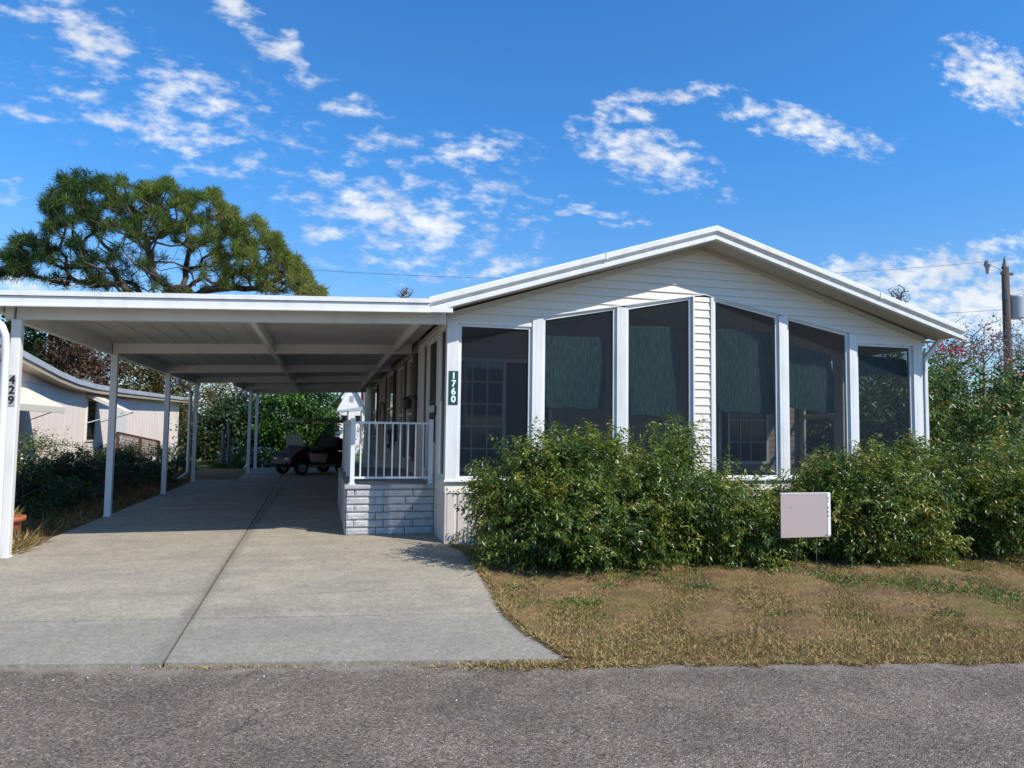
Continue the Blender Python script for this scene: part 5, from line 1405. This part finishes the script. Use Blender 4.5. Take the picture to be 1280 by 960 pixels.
bare('distant_treetop', 'tiny bare treetop showing over the right roof slope', 1122, 372, 60, 1.2, 1.3, 160, cl=4, tipw=.03)
bare('distant_treetop', 'tiny bare treetop showing over the carport roof beside the gable', 506, 366, 60, .8, .5, 60, cl=3, tipw=.03)
rh = thing('white_neighbour_house', 'low white house glimpsed through the tall shrub at right', 'house', (24, 20, 0))
MB().box(21, 30, 17.2, 24, 0, 2.35).build('wall', mat('offwhite_wall', (.60, .60, .58), .6), rh)
MB().prism([(20.7, 16.9, 2.36), (30.3, 16.9, 2.36), (30.3, 20.6, 3.0), (20.7, 20.6, 3.0)], (0, 0, .08)).build('roof', grey_roof, rh)
for xx_ in (22, 24.5): MB().box(xx_, xx_ + 1.1, 17.15, 17.2, 1.0, 2.0).build('window', glass_dark, rh)

up_ = atY(1260, 445, 22)
pl = thing('utility_pole', 'dark wooden utility pole with grey transformer and street light at right', 'utility pole', (up_.x, 22, 0))
zt_ = atY(1260, 320, 22).z
woodp = mat('pole_wood', (.05, .038, .034), .9, (.09, .07, .06), 3, stretch=(6, 6, .4))
MB().tube([(up_.x, 22, 0), (up_.x, 22, zt_ - .45)], [.17, .13], 12).build('shaft', woodp, pl, smooth=True)
MB().lathe((up_.x, 22, zt_ - .45), [(.13, 0), (.10, .12), (.04, .36), (0, .45)], 12).build('pole_cap', mat('grey_cap', (.2, .23, .26), .5), pl)
tz = atY(1270, 385, 22).z
tf = MB(); tf.lathe((up_.x + .46, 22, tz - .42), [(.0, 0), (.26, .0), (.27, .04), (.29, .80), (.30, .84), (.22, .90), (.0, .93)], 16)
to = tf.build('transformer', mat('transformer_grey', (.34, .40, .44), .4), pl, smooth=True)
MB().tube([(up_.x + .55, 22, tz + .48), (up_.x + .75, 22, tz + .50), (up_.x + 1.1, 22, tz + .55)], .05, 8).build('bushing', black, to)
MB().box(up_.x + .10, up_.x + .24, 21.96, 22.04, tz - .2, tz + .5).build('bracket', black, pl)
lz = atY(1240, 336, 22).z
arm = MB(); arm.tube([(up_.x - .1, 22, lz - .06), (up_.x - .4, 22, lz + .08), (up_.x - .72, 22, lz + .16)], .025, 6); ao = arm.build('lamp_arm', rail_m, pl)
lh = MB(); lh.lathe((up_.x - .86, 22, lz + .02), [(.05, .30), (.10, .24), (.13, .12), (.08, .0), (.05, -.22), (.0, -.24)], 12); lh.build('street_lamp', mat('lamp_grey', (.22, .25, .28), .3), ao)
MB().tube([(up_.x - .18, 21.9, tz + .25), (up_.x - .18, 21.9, tz + .55)], .10, 8).build('insulator', mat('dark_insulator', (.05, .05, .06), .4), pl)
MB().box(up_.x - .2, up_.x + .35, 21.96, 22.04, zt_ - .75, zt_ - .66).build('crossarm', woodp, pl)

def wire(label, a, b, sag, r=.007, n=30):
    a = Vector(a); b = Vector(b); P = []
    for i in range(n + 1):
        f = i / n; p = a.lerp(b, f); p.z -= sag * 4 * f * (1 - f); P.append(p)
    w = MB(); w.tube(P, r, 5); o = w.build('overhead_wire', black); tag(o, label, 'wire', 'overhead wires')
pA = atY(1256, 325, 22); pB = atY(-160, 276, 30)
wire('topmost overhead wire running from the pole across the whole sky', pA, pB, 1.35)
pA = atY(1256, 387, 22); pB = atY(300, 412, 30); wire('lower overhead wire dropping from the pole behind the house roof', pA, pB, .3)
wire('slack service wire curving down left from the pole into the bare trees', (up_.x - .1, 22, atY(1258, 392, 22).z), (up_.x - 3.4, 19, atY(1185, 425, 19).z - .3), .35, .012)
wire('service wire running right from under the transformer', (up_.x + .3, 22, atY(1262, 395, 22).z), (up_.x + 5, 21, tz - 2.2), .1, .014)

# far wood all around the horizon
def far_wood():
    n = 60000; ang = rng.uniform(R_(-60), R_(62), n); d = rng.uniform(62, 80, n)
    x = np.sin(ang) * d; y = np.cos(ang) * d
    h = 2.2 + 1.2 * np.sin(ang * 23) + .8 * np.sin(ang * 51 + 1) + .6 * np.sin(ang * 97)
    z = np.abs(rng.random(n)) ** .8 * np.maximum(h, .8) + .1
    P = np.stack([x, y, z], 1); D = rng.normal(size=(n, 3))
    o = leaves('far_wood', P, D, .5 + .4 * rng.random(n), .4 + .2 * rng.random(n), rng.random(n), lm_dark, None, (0, 70, 0)); tag(o, 'far dark line of trees along the horizon', 'woodland', None, 'stuff')
far_wood()

# ------------------------------------------------------------------ lawn details
n = 260000
x = rng.uniform(1.5, 13, n); y = rng.uniform(0, 1, n); yl = road_edge(x) + .0; y = yl + y ** .9 * (7.9 - yl)
k = x > drive_edge(y) + .02; x, y = x[k], y[k]
# ragged verge
k = (y > road_edge(x) + .05 * np.sin(x * 5) + .04 * np.sin(x * 13 + 1)); x, y = x[k], y[k]
n = len(x); dens = .5 + .5 * np.sin(x * 2.3 + y * 1.9) * np.sin(x * .9 - y * 3.1)
ti = np.clip(rng.random(n) * .85 - .25 * dens + .1, 0, .9); ti = np.where(rng.random(n) < .12 + .22 * (np.sin(x * 1.7 + y * 4) > .55), 1.0, ti)
blades('dry_grass', 'short straw coloured grass covering the lawn strip by the road', 'grass', np.stack([x, y, np.full(n, .02)], 1), .036, .0055, lm_straw, .9, tint=ti)
n = 9000; y = rng.uniform(4.55, 9.2, n); x = drive_edge(y) + np.abs(rng.normal(size=n)) * .03 - .012
blades('edge_grass', 'dry grass creeping over the curved edge of the driveway', 'grass', np.stack([x, y, np.full(n, .03)], 1), .05, .006, lm_straw, 1.3)
n = 14000; x = rng.uniform(1.6, 12, n); y = road_edge(x) - .03 + rng.normal(size=n) * .022 + .04 * np.sin(x * 5) * np.sin(x * 13 + 1)
blades('road_edge_grass', 'ragged fringe of dry grass along the asphalt', 'grass', np.stack([x, y, np.full(n, .008)], 1), .035, .0055, lm_straw, 1.2)
# strip of dry grass between driveway and road
n = 1300; x = 1.62 - np.abs(rng.normal(size=n)) * .42; y = road_edge(x) - .04 + rng.normal(size=n) * .03 * (.5 + np.abs(np.sin(x * 9)))
blades('verge_grass', 'thin strip of dry grass where driveway meets road', 'grass', np.stack([x, y, np.full(n, .005)], 1), .04, .006, lm_straw, 1.2)
n = 420; x = -.55 + rng.normal(size=n) * .3 + .12 * np.sin(np.arange(n)); y = road_edge(x) - .02 + rng.normal(size=n) * .016
blades('verge_moss', 'sparse dry grass in the joint between driveway and road', 'grass', np.stack([x, y, np.full(n, .005)], 1), .02, .006, lm_straw, 1.2)
# green weeds
cs = []
for (px_, py_, s) in ((700, 757, .16), (735, 757, .14), (982, 773, .10), (1050, 728, .22), (1085, 738, .2), (1110, 760, .14), (1195, 772, .14), (880, 738, .16), (960, 712, .2), (935, 715, .2), (1015, 722, .2), (870, 768, .1), (1150, 735, .26), (1235, 745, .25), (1200, 730, .3), (830, 730, .1), (640, 738, .12), (690, 735, .12), (760, 738, .12), (1265, 755, .2), (1180, 742, .2), (1100, 728, .25)):
    d = ray(px_, py_); d = d * (-EYE) / d[2]; cs.append((d[0], d[1], s))
P = []
for (a, b, s) in cs:
    m_ = int(720 * (s / .16) ** 1.5)
    q_ = np.stack([a + rng.normal(size=m_) * s * .8, b + rng.normal(size=m_) * s * .5, .01 + np.abs(rng.normal(size=m_)) * .012], 1)
    P.append(q_[np.sin(q_[:, 0] * 31 + a) * np.sin(q_[:, 1] * 37 + b) + rng.normal(size=m_) * .4 > -.1])
m_ = 14000; xx2 = rng.uniform(1.9, 11, m_); yy2 = 7.02 + rng.normal(size=m_) * .16 - .38 * np.clip((xx2 - 5) / 1.5, 0, 1); q_ = np.stack([xx2, yy2, .01 + rng.random(m_) * .02], 1); P.append(q_[np.sin(xx2 * 5.3) * np.sin(xx2 * 2.1 + yy2 * 7) + rng.normal(size=m_) * .4 > .35])
P = np.concatenate(P); blades('green_weeds', 'low green weeds in patches on the dry lawn and under the shrubs', 'weeds', P, .035, .012, lm_weed, 1.1)
n = 1300; x = rng.uniform(1.8, 11, n); y = road_edge(x) + rng.random(n) ** .45 * (7.5 - road_edge(x))
P = np.stack([x, y, np.full(n, .04)], 1); o = leaves('fallen_leaves', P, rng.normal(size=(n, 3)) * np.array([1, 1, .15]), np.full(n, .035), np.full(n, .022), rng.random(n), leaf_mat('dead_leaf', [(0, (.22, .03, .03)), (.4, (.20, .12, .06)), (1, (.42, .33, .22))], .7, .1), None, (5, 6, 0))
tag(o, 'scattered fallen leaves on the lawn, some dark red', 'leaves', None, 'stuff')
n = 120; x = rng.uniform(-4, 9, n); y = road_edge(x) - np.abs(rng.normal(size=n)) * .5
P = np.stack([x, y, np.full(n, .006)], 1); o = leaves('road_grit', P, rng.normal(size=(n, 3)) * np.array([1, 1, .1]), .006 + .012 * rng.random(n), np.full(n, .01), rng.random(n), lm_flower, None, (2, 4.5, 0))
tag(o, 'small pale stones and grit along the road edge', 'gravel', None, 'stuff')
n = 2200; x = rng.uniform(-4.0, -2.4, n); y = rng.uniform(28.5, 31, n)
blades('sunlit_grass', 'sunlit green grass at the foot of the wooden stakes', 'grass', np.stack([x, y, np.full(n, .01)], 1), .22, .02, lm_bright, .5)
